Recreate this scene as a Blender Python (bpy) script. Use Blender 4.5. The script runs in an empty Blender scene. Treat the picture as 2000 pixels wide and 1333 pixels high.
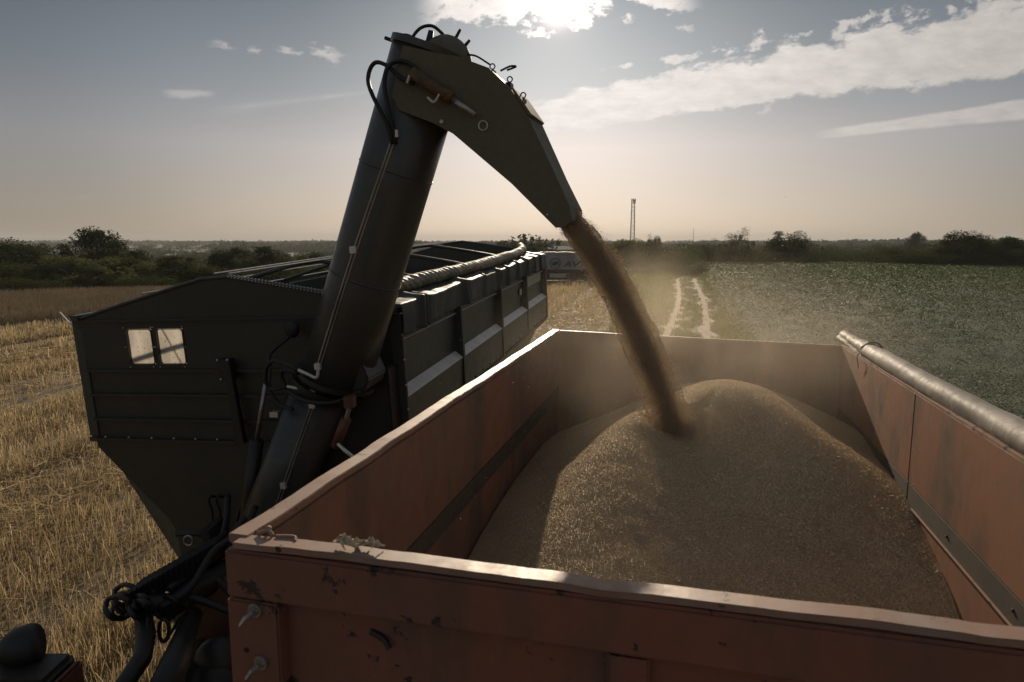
import bpy, bmesh, math, random
import numpy as np
from mathutils import Vector, Matrix
random.seed(7); RNG = np.random.default_rng(11)
SC = bpy.context.scene
COL = SC.collection
R = math.radians
# ------------------------------------------------------------------ camera
F_PX, CX, CY, HOR, CAM_H = 1333.0, 1000.0, 666.5, 474.0, 4.0
PITCH = math.atan((CY - HOR) / F_PX)
cam = bpy.data.cameras.new('camera'); camo = bpy.data.objects.new('camera', cam); COL.objects.link(camo)
camo.location = (0, 0, CAM_H); camo.rotation_euler = (math.pi/2 - PITCH, 0, 0)
cam.sensor_width = 36; cam.lens = 36 * F_PX / 2000; cam.clip_end = 20000; cam.clip_start = 0.05
cam.dof.use_dof = True; cam.dof.focus_distance = 6.0; cam.dof.aperture_fstop = 5.0
SC.camera = camo
_F = Vector((0, math.cos(PITCH), -math.sin(PITCH))); _U = Vector((0, math.sin(PITCH), math.cos(PITCH))); _O = Vector((0, 0, CAM_H))
def ray(px, py): return _F + Vector((1, 0, 0))*((px-CX)/F_PX) + _U*((CY-py)/F_PX)
def at(px, py, Y):
    d = ray(px, py); return _O + d*(Y/d.y)
# ------------------------------------------------------------------ node helpers
class NT:
    def __init__(s, tree): s.t = tree; s.n = tree.nodes; s.l = tree.links
    def new(s, typ, **kw):
        n = s.n.new(typ)
        for k, v in kw.items(): setattr(n, k, v)
        return n
    def put(s, sock, v):
        if v is None: return
        if isinstance(v, bpy.types.NodeSocket): s.l.new(v, sock)
        elif isinstance(v, (tuple, list)) and len(v) == 3 and sock.type == 'RGBA': sock.default_value = (*v, 1)
        else: sock.default_value = v
    def m(s, op, a, b=None, c=None, clamp=False):
        n = s.new('ShaderNodeMath', operation=op, use_clamp=clamp)
        s.put(n.inputs[0], a); s.put(n.inputs[1], b); s.put(n.inputs[2], c); return n.outputs[0]
    def mix(s, f, a, b, mode='MIX'):
        n = s.new('ShaderNodeMix', data_type='RGBA', blend_type=mode)
        s.put(n.inputs[0], f); s.put(n.inputs[6], a); s.put(n.inputs[7], b); return n.outputs[2]
    def ss(s, x, a, b):
        n = s.new('ShaderNodeMapRange', interpolation_type='SMOOTHSTEP')
        s.put(n.inputs[0], x); n.inputs[1].default_value = a; n.inputs[2].default_value = b; return n.outputs[0]
    def noise(s, vec, scale, detail=4, rough=.55, dist=0):
        n = s.new('ShaderNodeTexNoise'); s.put(n.inputs['Vector'], vec); n.inputs['Scale'].default_value = scale
        n.inputs['Detail'].default_value = detail; n.inputs['Roughness'].default_value = rough; n.inputs['Distortion'].default_value = dist
        return n.outputs[0]
    def map(s, vec, loc=(0,0,0), rot=(0,0,0), scale=(1,1,1)):
        n = s.new('ShaderNodeMapping'); s.put(n.inputs[0], vec); n.inputs[1].default_value = loc; n.inputs[2].default_value = rot; n.inputs[3].default_value = scale; return n.outputs[0]
    def coord(s, k='Object'): return s.new('ShaderNodeTexCoord').outputs[k]
    def geo(s, k): return s.new('ShaderNodeNewGeometry').outputs[k]
# ------------------------------------------------------------------ world
SUN = ray(1090, 8).normalized()
SUN_EL = math.asin(SUN.z); SUN_AZ = math.atan2(SUN.x, SUN.y)
SKY_STRENGTH = 0.075
W = bpy.data.worlds.new('World'); SC.world = W; W.use_nodes = True
w = NT(W.node_tree); w.n.clear()
sky = w.new('ShaderNodeTexSky', sky_type='NISHITA'); sky.sun_disc = False; sky.sun_elevation = SUN_EL; sky.sun_rotation = SUN_AZ
sky.altitude = 100; sky.air_density = 1.0; sky.dust_density = 1.2; sky.ozone_density = 1.5
dirv = w.coord('Generated')
sep = w.new('ShaderNodeSeparateXYZ'); w.put(sep.inputs[0], dirv)
yy = w.m('MAXIMUM', sep.outputs[1], 0.02)
gu = w.m('DIVIDE', sep.outputs[0], yy); gv = w.m('DIVIDE', sep.outputs[2], yy)
front = w.ss(sep.outputs[1], 0.1, 0.3)
comb = w.new('ShaderNodeCombineXYZ'); w.put(comb.inputs[0], gu); w.put(comb.inputs[1], gv)
guv = comb.outputs[0]
def g(px, py):
    d = ray(px, py); return (d.x/d.y, d.z/d.y)
def streak(A, B, w0, w1, soft, namp, nscale, ang_str=4.0, endsoft=.15, seed=0., bias=0.):
    A = g(*A); B = g(*B); dx, dy = B[0]-A[0], B[1]-A[1]; L = math.hypot(dx, dy); dx /= L; dy /= L
    pu = w.m('SUBTRACT', gu, A[0]); pv = w.m('SUBTRACT', gv, A[1])
    s = w.m('DIVIDE', w.m('ADD', w.m('MULTIPLY', pu, dx), w.m('MULTIPLY', pv, dy)), L)
    t = w.m('SUBTRACT', w.m('MULTIPLY', pv, dx), w.m('MULTIPLY', pu, dy))
    cmb = w.new('ShaderNodeCombineXYZ'); w.put(cmb.inputs[0], w.m('MULTIPLY', s, L/ang_str)); w.put(cmb.inputs[1], t); cmb.inputs[2].default_value = seed
    nz = w.noise(cmb.outputs[0], nscale, 8, .62); nz2 = w.noise(cmb.outputs[0], nscale*.25, 3, .5)
    wd = w.m('ADD', w0/F_PX, w.m('MULTIPLY', w.m('MAXIMUM', s, 0.0), (w1-w0)/F_PX))
    q = w.m('SUBTRACT', 1.0+bias, w.m('DIVIDE', w.m('ABSOLUTE', t), wd))
    q = w.m('ADD', q, w.m('MULTIPLY', w.m('SUBTRACT', nz, .5), namp*1.5)); q = w.m('ADD', q, w.m('MULTIPLY', w.m('SUBTRACT', nz2, .5), namp*.45))
    ends = w.m('MULTIPLY', w.ss(s, -endsoft, endsoft), w.m('SUBTRACT', 1.0, w.ss(s, 1-endsoft, 1+endsoft)))
    return w.m('MULTIPLY', w.ss(q, 0.0, soft), ends), nz
c1, n1 = streak((1040, 232), (2060, 60), 28, 62, .34, 1.3, 38, 2.2, .03, 1.0, .22)
c2, n2 = streak((1620, 262), (2060, 205), 8, 22, .45, 1.0, 26, 4, .10, 2.0, .15)
c3, n3 = streak((840, 8), (1340, -20), 42, 46, .5, 3.0, 34, 1.6, .08, 3.0)
c4, n4 = streak((325, 182), (412, 183), 12, 11, .9, 2.2, 40, 2, .2, 4.0)
c5, n5 = streak((440, 212), (705, 182), 16, 6, 1.8, 1.8, 22, 5, .2, 5.0)
c6, n6 = streak((420, 92), (665, 108), 12, 22, .8, 3.6, 44, 2, .1, 6.0, -.5)
c7, n7 = streak((1180, 135), (2060, -10), 10, 55, .7, 4.0, 40, 1.6, .1, 7.0, -.75)
c8, n8 = streak((1380, 380), (1560, 388), 4, 4, 1.8, 2.0, 26, 6, .3, 8.0)
c9, n9 = streak((1560, 366), (2060, 362), 5, 5, 2.2, 2.6, 20, 8, .2, 9.0, -.3)
c10, n10 = streak((60, 385), (420, 388), 6, 6, 1.8, 3.0, 30, 4, .2, 10.0, -.5)
mask = c1
for c_, k_ in ((c2, .9), (c3, 1), (c4, .55), (c5, .4), (c6, .55), (c7, .8), (c8, .3), (c9, .25), (c10, .15)):
    mask = w.m('MAXIMUM', mask, w.m('MULTIPLY', c_, k_))
mask = w.m('MULTIPLY', mask, front)
dot = w.new('ShaderNodeVectorMath', operation='DOT_PRODUCT'); w.put(dot.inputs[0], dirv); dot.inputs[1].default_value = SUN
dt = w.m('MAXIMUM', dot.outputs[1], 0.0); dt0 = dt; glow0 = w.m('POWER', dt, 12.0)
glow1 = w.m('POWER', dt, 60.0); glow2 = w.m('POWER', dt, 700.0); glow3 = w.m('POWER', dt, 5000.0)
hs = w.new('ShaderNodeHueSaturation'); hs.inputs['Saturation'].default_value = .55; w.put(hs.inputs['Color'], sky.outputs[0])
gam = w.new('ShaderNodeGamma'); w.put(gam.inputs[0], hs.outputs[0]); gam.inputs[1].default_value = 0.62
rmp = w.new('ShaderNodeValToRGB'); w.put(rmp.inputs[0], w.m('MULTIPLY', sep.outputs[2], 2.0)); E_ = rmp.color_ramp.elements
stops = [(0.0, (1.22,1.09,.97)), (.03, (1.24,1.12,1.02)), (.13, (1.34,1.27,1.29)), (.21, (.94,1.01,1.08)), (.32, (.60,.69,.78)), (.48, (1.45,1.46,1.48))]  # last stop: overhead sky raised beyond the view to lift the shadows
E_[0].position = 0; E_[1].position = 1.0
for q_, c_ in stops[1:-1]: E_.new(q_*2)
for e_, (q_, c_) in zip(E_, stops): e_.position = q_*2; e_.color = (*[x*.5 for x in c_], 1)
azf = w.m('MULTIPLY', 2.0, w.m('SUBTRACT', 1.0, w.m('MULTIPLY', w.m('MULTIPLY', .16, front), w.m('SUBTRACT', 1.0, w.ss(dt0, .78, .90)))))
sc_ = w.new('ShaderNodeVectorMath', operation='SCALE'); w.put(sc_.inputs[0], rmp.outputs[0]); w.put(sc_.inputs[3], azf)
skyc = w.mix(1.0, gam.outputs[0], sc_.outputs[0], 'MULTIPLY')
cl_b = w.m('ADD', 5.6, w.m('MULTIPLY', glow0, 6.2)); cl_b = w.m('ADD', cl_b, w.m('MULTIPLY', glow2, 10.0))
cl_b = w.m('MULTIPLY', cl_b, w.m('ADD', .72, w.m('MULTIPLY', w.noise(w.map(guv, scale=(1, 2.6, 1)), 20, 8, .66), .62)))
vm = w.new('ShaderNodeVectorMath', operation='SCALE'); vm.inputs[0].default_value = (1.04, .97, .92); w.put(vm.inputs[3], cl_b)
full = w.mix(mask, skyc, vm.outputs[0])
ga = w.m('ADD', w.m('MULTIPLY', glow1, .75), w.m('MULTIPLY', glow2, 2.2)); ga = w.m('ADD', ga, w.m('MULTIPLY', glow3, 30.0))
gv_ = w.new('ShaderNodeVectorMath', operation='SCALE'); gv_.inputs[0].default_value = (1.05, .86, .78); w.put(gv_.inputs[3], ga)
full = w.mix(1.0, full, gv_.outputs[0], 'ADD')
bg = w.new('ShaderNodeBackground'); w.put(bg.inputs[0], full); bg.inputs[1].default_value = SKY_STRENGTH
wo = w.new('ShaderNodeOutputWorld'); w.l.new(bg.outputs[0], wo.inputs[0])
# ------------------------------------------------------------------ sun
sl = bpy.data.lights.new('sun', 'SUN'); so = bpy.data.objects.new('sun', sl); COL.objects.link(so)
sl.energy = 4.7; sl.angle = R(0.6); sl.color = (1.0, .83, .62)
so.rotation_euler = SUN.to_track_quat('Z', 'Y').to_euler()
SC.view_settings.view_transform = 'Standard'; SC.view_settings.look = 'None'; SC.view_settings.exposure = 0.0; SC.view_settings.gamma = 1.0
SC.render.engine = 'CYCLES'
try:
    SC.cycles.use_denoising = True; SC.cycles.denoiser = 'OPENIMAGEDENOISE'
    SC.cycles.max_bounces = 6; SC.cycles.volume_bounces = 1; SC.cycles.transparent_max_bounces = 8
    SC.cycles.volume_step_rate = 2.0; SC.cycles.volume_max_steps = 64; SC.cycles.sample_clamp_indirect = 6.0
    SC.cycles.use_adaptive_sampling = True; SC.cycles.adaptive_threshold = 0.02
except Exception: pass
# ------------------------------------------------------------------ object helpers
def tag(o, label=None, cat=None, group=None, kind=None):
    if label: o['label'] = label
    if cat: o['category'] = cat
    if group: o['group'] = group
    if kind: o['kind'] = kind
    return o
def empty(name, loc=(0,0,0), label=None, cat=None, group=None):
    o = bpy.data.objects.new(name, None); o.empty_display_size = .2; o.location = loc; COL.objects.link(o)
    return tag(o, label, cat, group)
def wloc(o):
    v = Vector((0,0,0))
    while o is not None: v += o.location; o = o.parent
    return v
def link(name, me, mat, parent=None, smooth=False):
    """mesh given in world coordinates; roots are only ever translated"""
    o = bpy.data.objects.new(name, me); COL.objects.link(o)
    if mat is not None: me.materials.append(mat)
    if parent is not None:
        o.parent = parent; off = wloc(parent)
        if off.length > 0: me.transform(Matrix.Translation(-off))
    if smooth: me.polygons.foreach_set('use_smooth', [True]*len(me.polygons))
    return o
class MB:
    def __init__(s): s.v = []; s.f = []
    def add(s, vs, fs):
        b = len(s.v); s.v += [tuple(v) for v in vs]; s.f += [tuple(b+i for i in f) for f in fs]; return s
    def box(s, p0, p1, T=None):
        x0,y0,z0 = p0; x1,y1,z1 = p1
        vs = [(x0,y0,z0),(x1,y0,z0),(x1,y1,z0),(x0,y1,z0),(x0,y0,z1),(x1,y0,z1),(x1,y1,z1),(x0,y1,z1)]
        if T: vs = [T(*v) for v in vs]
        return s.add(vs, [(0,3,2,1),(4,5,6,7),(0,1,5,4),(1,2,6,5),(2,3,7,6),(3,0,4,7)])
    def prism(s, pts, off0, off1, T):
        """pts: 2D polygon; T(p, off) -> 3D"""
        n = len(pts); vs = [T(p, off0) for p in pts] + [T(p, off1) for p in pts]
        fs = [tuple(range(n)), tuple(reversed(range(n, 2*n)))] + [(i, i+n, (i+1)%n+n, (i+1)%n) for i in range(n)]
        return s.add(vs, fs)
    def tube(s, path, r, n=10, cap=True, closed=False):
        P = [Vector(p) for p in path]
        if len(P) >= 3 and not closed and not isinstance(r, (list, tuple)) and r < .03 and len(P) < 60:
            Q = [P[0]*2-P[1]] + P + [P[-1]*2-P[-2]]; S_ = []
            for i in range(1, len(Q)-2):
                for k in range(6):
                    t = k/6; a, b, c, d = Q[i-1], Q[i], Q[i+1], Q[i+2]
                    S_.append(.5*((2*b) + (c-a)*t + (2*a-5*b+4*c-d)*t*t + (3*b-a-3*c+d)*t**3))
            P = S_ + [P[-1]]
        m = len(P); rr = r if isinstance(r, (list, tuple)) else [r]*m
        ref = None; vs = []
        for i in range(m):
            t = (P[(i+1) % m if closed else min(i+1, m-1)] - P[(i-1) % m if closed else max(i-1, 0)]).normalized()
            if ref is None:
                ref = t.cross(Vector((0,0,1)));
                if ref.length < .05: ref = t.cross(Vector((1,0,0)))
                ref.normalize()
            a = (ref - t*ref.dot(t)).normalized(); ref = a; b = t.cross(a)
            for k in range(n):
                th = 2*math.pi*k/n; vs.append(P[i] + (a*math.cos(th)+b*math.sin(th))*rr[i])
        fs = []
        for i in range(m if closed else m-1):
            j = (i+1) % m
            for k in range(n): fs.append((i*n+k, i*n+(k+1)%n, j*n+(k+1)%n, j*n+k))
        if cap and not closed: fs += [tuple(reversed(range(n))), tuple(range((m-1)*n, m*n))]
        return s.add(vs, fs)
    def ball(s, c, r, nu=10, nv=7, sq=(1,1,1), T=None):
        vs = []; fs = []
        for j in range(nv+1):
            ph = math.pi*j/nv
            for i in range(nu):
                th = 2*math.pi*i/nu
                vs.append((c[0]+r*sq[0]*math.sin(ph)*math.cos(th), c[1]+r*sq[1]*math.sin(ph)*math.sin(th), c[2]+r*sq[2]*math.cos(ph)))
        if T: vs = [T(*v) for v in vs]
        for j in range(nv):
            for i in range(nu): fs.append((j*nu+i, (j+1)*nu+i, (j+1)*nu+(i+1)%nu, j*nu+(i+1)%nu))
        return s.add(vs, fs)
    def build(s, name, mat, parent=None, smooth=False, bevel=0, merge=False):
        me = bpy.data.meshes.new(name); me.from_pydata(s.v, [], s.f); me.validate()
        bm = bmesh.new(); bm.from_mesh(me)
        if merge: bmesh.ops.remove_doubles(bm, verts=bm.verts, dist=1e-5)
        bmesh.ops.recalc_face_normals(bm, faces=bm.faces)
        if bevel > 0:
            try: bmesh.ops.bevel(bm, geom=[e for e in bm.edges if e.calc_face_angle(0) > .5], offset=bevel, segments=2, affect='EDGES', clamp_overlap=True)
            except Exception: pass
        bm.to_mesh(me); bm.free()
        return link(name, me, mat, parent, smooth)
def polys(name, V, F, mat, parent=None, smooth=False):
    """fast mesh: V (n,3); F (m,k) same-size faces"""
    me = bpy.data.meshes.new(name); V = np.ascontiguousarray(V, dtype=np.float32); F = np.ascontiguousarray(F, dtype=np.int32)
    m, k = F.shape
    me.vertices.add(len(V)); me.vertices.foreach_set('co', V.ravel())
    me.loops.add(m*k); me.loops.foreach_set('vertex_index', F.ravel())
    me.polygons.add(m); me.polygons.foreach_set('loop_start', np.arange(m, dtype=np.int32)*k)
    me.polygons.foreach_set('loop_total', np.full(m, k, dtype=np.int32))
    if smooth: me.polygons.foreach_set('use_smooth', np.ones(m, dtype=bool))
    me.update(calc_edges=True)
    return link(name, me, mat, parent)
def grid(name, X, Y, Z, mat, parent=None, smooth=True):
    r, c = X.shape; V = np.stack([X, Y, Z], -1).reshape(-1, 3); i = np.arange(r*c).reshape(r, c)
    F = np.stack([i[:-1,:-1], i[:-1,1:], i[1:,1:], i[1:,:-1]], -1).reshape(-1, 4)
    return polys(name, V, F, mat, parent, smooth)
def unit(v): return v/np.maximum(np.linalg.norm(v, axis=-1, keepdims=True), 1e-9)
def ribbons(P, D, L, Wd, side=None):
    """flat quads from base P along D"""
    n = len(P); D = unit(D)
    if side is None: side = unit(np.cross(D, RNG.normal(size=(n,3))))
    a = side*(np.asarray(Wd)[:,None]/2); e = P + D*np.asarray(L)[:,None]
    V = np.stack([P-a, P+a, e+a*.7, e-a*.7], 1).reshape(-1,3)
    return V, np.arange(4*n).reshape(n,4)
def leafq(P, size, flat=0.0):
    n = len(P); N = RNG.normal(size=(n,3)); N[:,2] += flat*np.sign(N[:,2]+1e-6)*3; N = unit(N)
    A = unit(np.cross(N, RNG.normal(size=(n,3)))); B = np.cross(N, A); s = np.asarray(size)[:,None]
    V = np.stack([P-A*s*.9, P+B*s*.5, P+A*s*.9, P-B*s*.5], 1).reshape(-1,3)
    return V, np.arange(4*n).reshape(n,4)
def grains(P, L, Wd, D=None):
    """elongated octahedra"""
    n = len(P); D = unit(RNG.normal(size=(n,3))) if D is None else unit(D)
    A = unit(np.cross(D, RNG.normal(size=(n,3)))); B = np.cross(D, A)
    L = np.asarray(L)[:,None]/2; Wd = np.asarray(Wd)[:,None]/2
    V = np.stack([P+D*L, P+A*Wd, P+B*Wd, P-A*Wd, P-B*Wd, P-D*L], 1).reshape(-1,3)
    b = np.array([[0,1,2],[0,2,3],[0,3,4],[0,4,1],[5,2,1],[5,3,2],[5,4,3],[5,1,4]])
    return V, (np.arange(n)[:,None,None]*6 + b[None]).reshape(-1,3)
# cheap smooth value noise in numpy
def vnoise(x, y, seed=0):
    xi = np.floor(x).astype(int); yi = np.floor(y).astype(int); fx = x-xi; fy = y-yi
    fx = fx*fx*(3-2*fx); fy = fy*fy*(3-2*fy)
    def h(a, b):
        n = (a*374761393 + b*668265263 + seed*974711) & 0xffffffff; n = ((n ^ (n >> 13))*1274126177) & 0xffffffff
        return ((n ^ (n >> 16)) & 0xffff)/65535.0
    return (h(xi,yi)*(1-fx)+h(xi+1,yi)*fx)*(1-fy) + (h(xi,yi+1)*(1-fx)+h(xi+1,yi+1)*fx)*fy
def fbm(x, y, o=4, seed=0): return sum(vnoise(x*2**k, y*2**k, seed+k)*.5**k for k in range(o))/(2-.5**(o-1))
def sst(x, a, b):
    t = np.clip((x-a)/(b-a), 0, 1); return t*t*(3-2*t)
# ------------------------------------------------------------------ materials
def newmat(name):
    m = bpy.data.materials.new(name); m.use_nodes = True; t = NT(m.node_tree); t.n.clear()
    out = t.new('ShaderNodeOutputMaterial'); return m, t, out
def paint(name, col, rough=.5, metal=0., dirt=(.10,.085,.06), dirt_amt=.4, chip=(.035,.028,.022), chip_amt=.0, streak=(1,1,.25), sc=1.5, bump=.15, spec=.5, worn=None, worn_amt=0., speck=.25):
    m, t, out = newmat(name); co = t.coord('Object')
    b = t.new('ShaderNodeBsdfPrincipled'); b.inputs['Metallic'].default_value = metal
    n1 = t.noise(t.map(co, scale=streak), sc, 6, .6); n2 = t.noise(co, sc*9, 4, .6); n3 = t.noise(t.map(co, (3,5,1), scale=streak), sc*2.6, 8, .65)
    c = t.mix(t.m('MULTIPLY', t.ss(n1, .38, .72), dirt_amt), col, dirt)
    if worn: c = t.mix(t.m('MULTIPLY', t.ss(n3, .52-.1*worn_amt, .64), worn_amt), c, worn)
    c = t.mix(t.m('MULTIPLY', t.ss(n2, .3, .8), .35), c, tuple(x*.6 for x in col))
    if chip_amt > 0: c = t.mix(t.ss(t.noise(co, sc*5, 6, .7, .3), .74-chip_amt*.2, .76-chip_amt*.2), c, chip)
    sp = t.noise(co, 90, 2, .5); c = t.mix(t.m('MULTIPLY', t.ss(sp, .70, .76), speck), c, (.30,.25,.17))
    t.put(b.inputs['Base Color'], c)
    t.put(b.inputs['Roughness'], t.m('ADD', rough, t.m('MULTIPLY', t.m('SUBTRACT', n2, .5), .35), clamp=True))
    b.inputs['Specular IOR Level'].default_value = spec
    bp = t.new('ShaderNodeBump'); bp.inputs['Strength'].default_value = bump; bp.inputs['Distance'].default_value = .01
    t.put(bp.inputs['Height'], t.m('ADD', t.noise(co, 3.0, 3), t.m('MULTIPLY', n2, .2))); t.l.new(bp.outputs[0], b.inputs['Normal'])
    t.l.new(b.outputs[0], out.inputs[0]); return m
def plain(name, col, rough=.6, metal=0., var=.3, sc=20):
    m, t, out = newmat(name); b = t.new('ShaderNodeBsdfPrincipled')
    t.put(b.inputs['Base Color'], t.mix(t.m('MULTIPLY', t.noise(t.coord('Object'), sc, 4), 1.0), tuple(x*(1-var) for x in col), tuple(min(1, x*(1+var)) for x in col)))
    b.inputs['Roughness'].default_value = rough; b.inputs['Metallic'].default_value = metal
    t.l.new(b.outputs[0], out.inputs[0]); return m
def foliage(name, c0, c1, trans=.35, nscale=.5, tr_col=None, gloss=.0, c2=None):
    """leafy or strawy: per-island colour, part translucent"""
    m, t, out = newmat(name); rnd = t.geo('Random Per Island')
    f = t.m('ADD', t.m('MULTIPLY', rnd, .6), t.m('MULTIPLY', t.ss(t.noise(t.coord('Object'), nscale, 3), .3, .7), .4))
    c = t.mix(f, c0, c1)
    if c2: c = t.mix(t.ss(rnd, .93, .97), c, c2)
    d = t.new('ShaderNodeBsdfPrincipled'); t.put(d.inputs['Base Color'], c); d.inputs['Roughness'].default_value = .55; d.inputs['Specular IOR Level'].default_value = gloss
    tr = t.new('ShaderNodeBsdfTranslucent'); t.put(tr.inputs[0], t.mix(1.0, c, tr_col or (1.3, 1.25, .7), 'MULTIPLY'))
    mx = t.new('ShaderNodeMixShader'); mx.inputs[0].default_value = trans; t.l.new(d.outputs[0], mx.inputs[1]); t.l.new(tr.outputs[0], mx.inputs[2])
    t.l.new(mx.outputs[0], out.inputs[0]); return m
GREEN = (.034, .034, .023)
M = {}
M['cart'] = paint('cart_green_paint', GREEN, .5, dirt=(.060,.050,.033), dirt_amt=.45, chip_amt=.0, bump=.25, streak=(1,1,.5))
M['cart_side'] = paint('cart_side_paint', (.048,.056,.046), .42, dirt=(.085,.08,.06), dirt_amt=.5, chip_amt=.1, bump=.2, streak=(1,1,.3))
M['ledge'] = paint('painted_skylight_ledge', (.76,.75,.70), .6, dirt=(.45,.42,.36), sc=6, dirt_amt=.5, speck=.1)  # very pale base colour carries the sky light the side ledges catch
M['cart_in'] = paint('cart_inside_paint', (.10,.09,.065), .6, dirt=(.17,.14,.09), dirt_amt=.6)
M['auger'] = paint('auger_paint', (.046,.052,.048), .36, dirt=(.085,.070,.048), dirt_amt=.55, chip_amt=.15, bump=.12, sc=2.2, speck=.35)
M['spout'] = paint('spout_paint', (.135,.125,.088), .72, dirt=(.17,.14,.10), dirt_amt=.55, chip_amt=.1, bump=.12, sc=3, speck=.3, spec=.2)
M['black'] = plain('black_rubber', (.012,.012,.012), .55, 0, .4)
M['dark'] = paint('dark_oily_metal', (.018,.017,.015), .5, dirt=(.04,.033,.025), sc=5)
M['steel'] = paint('bare_steel', (.42,.40,.37), .35, metal=.8, dirt=(.12,.10,.08), sc=12, dirt_amt=.6)
M['zinc'] = plain('zinc_fittings', (.62,.60,.56), .4, .6, .3, 60)
M['yellow'] = paint('rusty_yellow_paint', (.17,.095,.030), .65, dirt=(.045,.033,.022), dirt_amt=1.0, chip_amt=.9, sc=9, bump=.5)
M['hitch_orange'] = paint('faded_orange_paint', (.13,.045,.022), .5, dirt=(.10,.06,.04), dirt_amt=.6, chip_amt=.5, sc=3)
M['orange'] = paint('orange_trailer_paint', (.265,.098,.062), .55, dirt=(.12,.075,.056), dirt_amt=.6, chip_amt=.66, worn=(.085,.078,.062), worn_amt=.5, sc=1.6, bump=.25)
M['orange_in'] = paint('worn_orange_inner_paint', (.29,.132,.078), .55, dirt=(.21,.14,.095), dirt_amt=.75, chip_amt=.25, worn=(.10,.09,.068), worn_amt=.8, sc=1.1, bump=.15, streak=(1,1,.35), speck=.45)
M['rim'] = paint('scuffed_rim_paint', (.31,.18,.125), .52, dirt=(.20,.14,.10), dirt_amt=.6, chip_amt=.65, sc=2.5, bump=.2, worn=(.30,.25,.2), worn_amt=.5)
M['grey_band'] = paint('grey_worn_band', (.075,.066,.052), .65, dirt=(.12,.085,.055), sc=3, dirt_amt=.6)
M['tarp_roll'] = paint('silver_tarp', (.30,.275,.24), .66, dirt=(.15,.13,.10), dirt_amt=.6, sc=4, bump=.9, streak=(1,1,1), spec=.2, speck=.1)
M['tarp_green'] = paint('dark_green_vinyl', (.055,.062,.052), .55, dirt=(.07,.062,.048), dirt_amt=.4, sc=4, bump=.5, spec=.2, speck=.1)
M['tarp_tube'] = paint('rolled_tan_tarp', (.25,.215,.15), .6, dirt=(.13,.11,.08), sc=8, bump=.7, speck=.1)
M['white_scrap'] = plain('pale_husk', (.50,.42,.30), .8, 0, .4, 60)
M['plate'] = plain('pale_sticker', (.42,.40,.32), .6, 0, .3, 40)
M['red'] = plain('red_lens', (.07,.010,.008), .5, 0, .2)
M['wood'] = plain('bark', (.07,.055,.04), .9, 0, .4, 6)
M['straw'] = foliage('straw', (.19,.145,.088), (.60,.50,.33), .36, .7, (1.1,1.0,.8), .25, c2=(.72,.62,.42))
M['wheat'] = foliage('standing_wheat', (.19,.155,.108), (.36,.295,.205), .12, .4, (1.0,.95,.85), .0)
M['grass'] = foliage('grass_blades', (.050,.075,.020), (.14,.16,.050), .35, .7)
M['crop'] = foliage('crop_leaves', (.066,.092,.030), (.105,.138,.046), .20, .25, (1.2,1.3,.6), .05, c2=(.14,.18,.08))
M['leaf_dark'] = foliage('dark_leaves', (.030,.040,.024), (.078,.090,.052), .25, .5)
M['leaf_mid'] = foliage('mid_green_leaves', (.040,.050,.030), (.092,.102,.062), .30, .4)
M['leaf_pale'] = foliage('pale_green_leaves', (.060,.072,.045), (.13,.145,.090), .36, .5)
M['leaf_far'] = foliage('far_leaves', (.046,.055,.040), (.10,.108,.074), .2, .02)
M['grain'] = foliage('wheat_grain', (.50,.40,.25), (.84,.70,.47), .38, 3, (1.0,.92,.75), .2, c2=(.85,.74,.56))
M['grain_air'] = foliage('falling_grain', (.58,.49,.36), (.90,.80,.62), .45, 3, (1.0,.95,.85), .3)
M['chaff'] = foliage('chaff', (.40,.32,.2), (.75,.66,.48), .4, 3, (1,1,.9), .3)
# grain pile body
m, t, out = newmat('grain_bed'); co = t.coord('Object'); b = t.new('ShaderNodeBsdfPrincipled')
vo = t.new('ShaderNodeTexVoronoi'); t.put(vo.inputs['Vector'], t.map(co, scale=(1,1,1.6))); vo.inputs['Scale'].default_value = 150
cr = t.mix(vo.outputs['Color'], (.44,.34,.20), (.74,.60,.38)); cr = t.mix(t.m('MULTIPLY', t.ss(t.noise(co, 2.0, 5), .35, .7), .4), cr, (.46,.33,.20))
t.put(b.inputs['Base Color'], cr); b.inputs['Roughness'].default_value = .75
bp = t.new('ShaderNodeBump'); bp.inputs['Strength'].default_value = .6; bp.inputs['Distance'].default_value = .010
t.put(bp.inputs['Height'], t.m('ADD', vo.outputs['Distance'], t.m('MULTIPLY', t.noise(co, 25, 4), 1.2))); t.l.new(bp.outputs[0], b.inputs['Normal'])
t.l.new(b.outputs[0], out.inputs[0]); M['grain_bed'] = m
# window plastic
m, t, out = newmat('dusty_window_plastic'); co = t.coord('Object')
n = t.noise(t.map(co, scale=(1,1,.3)), 9, 6); sp = t.ss(t.noise(co, 70, 2), .66, .72)
c = t.mix(t.ss(n, .3, .7), (.60,.57,.53), (.76,.73,.69)); c = t.mix(sp, c, (.05,.04,.03))
tr = t.new('ShaderNodeBsdfTranslucent'); t.put(tr.inputs[0], c); d = t.new('ShaderNodeBsdfPrincipled'); t.put(d.inputs['Base Color'], t.mix(sp, (.30,.28,.25), (.04,.03,.02))); d.inputs['Roughness'].default_value = .5
mx = t.new('ShaderNodeMixShader'); mx.inputs[0].default_value = .75; t.l.new(d.outputs[0], mx.inputs[1]); t.l.new(tr.outputs[0], mx.inputs[2]); t.l.new(mx.outputs[0], out.inputs[0]); M['window'] = m
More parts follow.
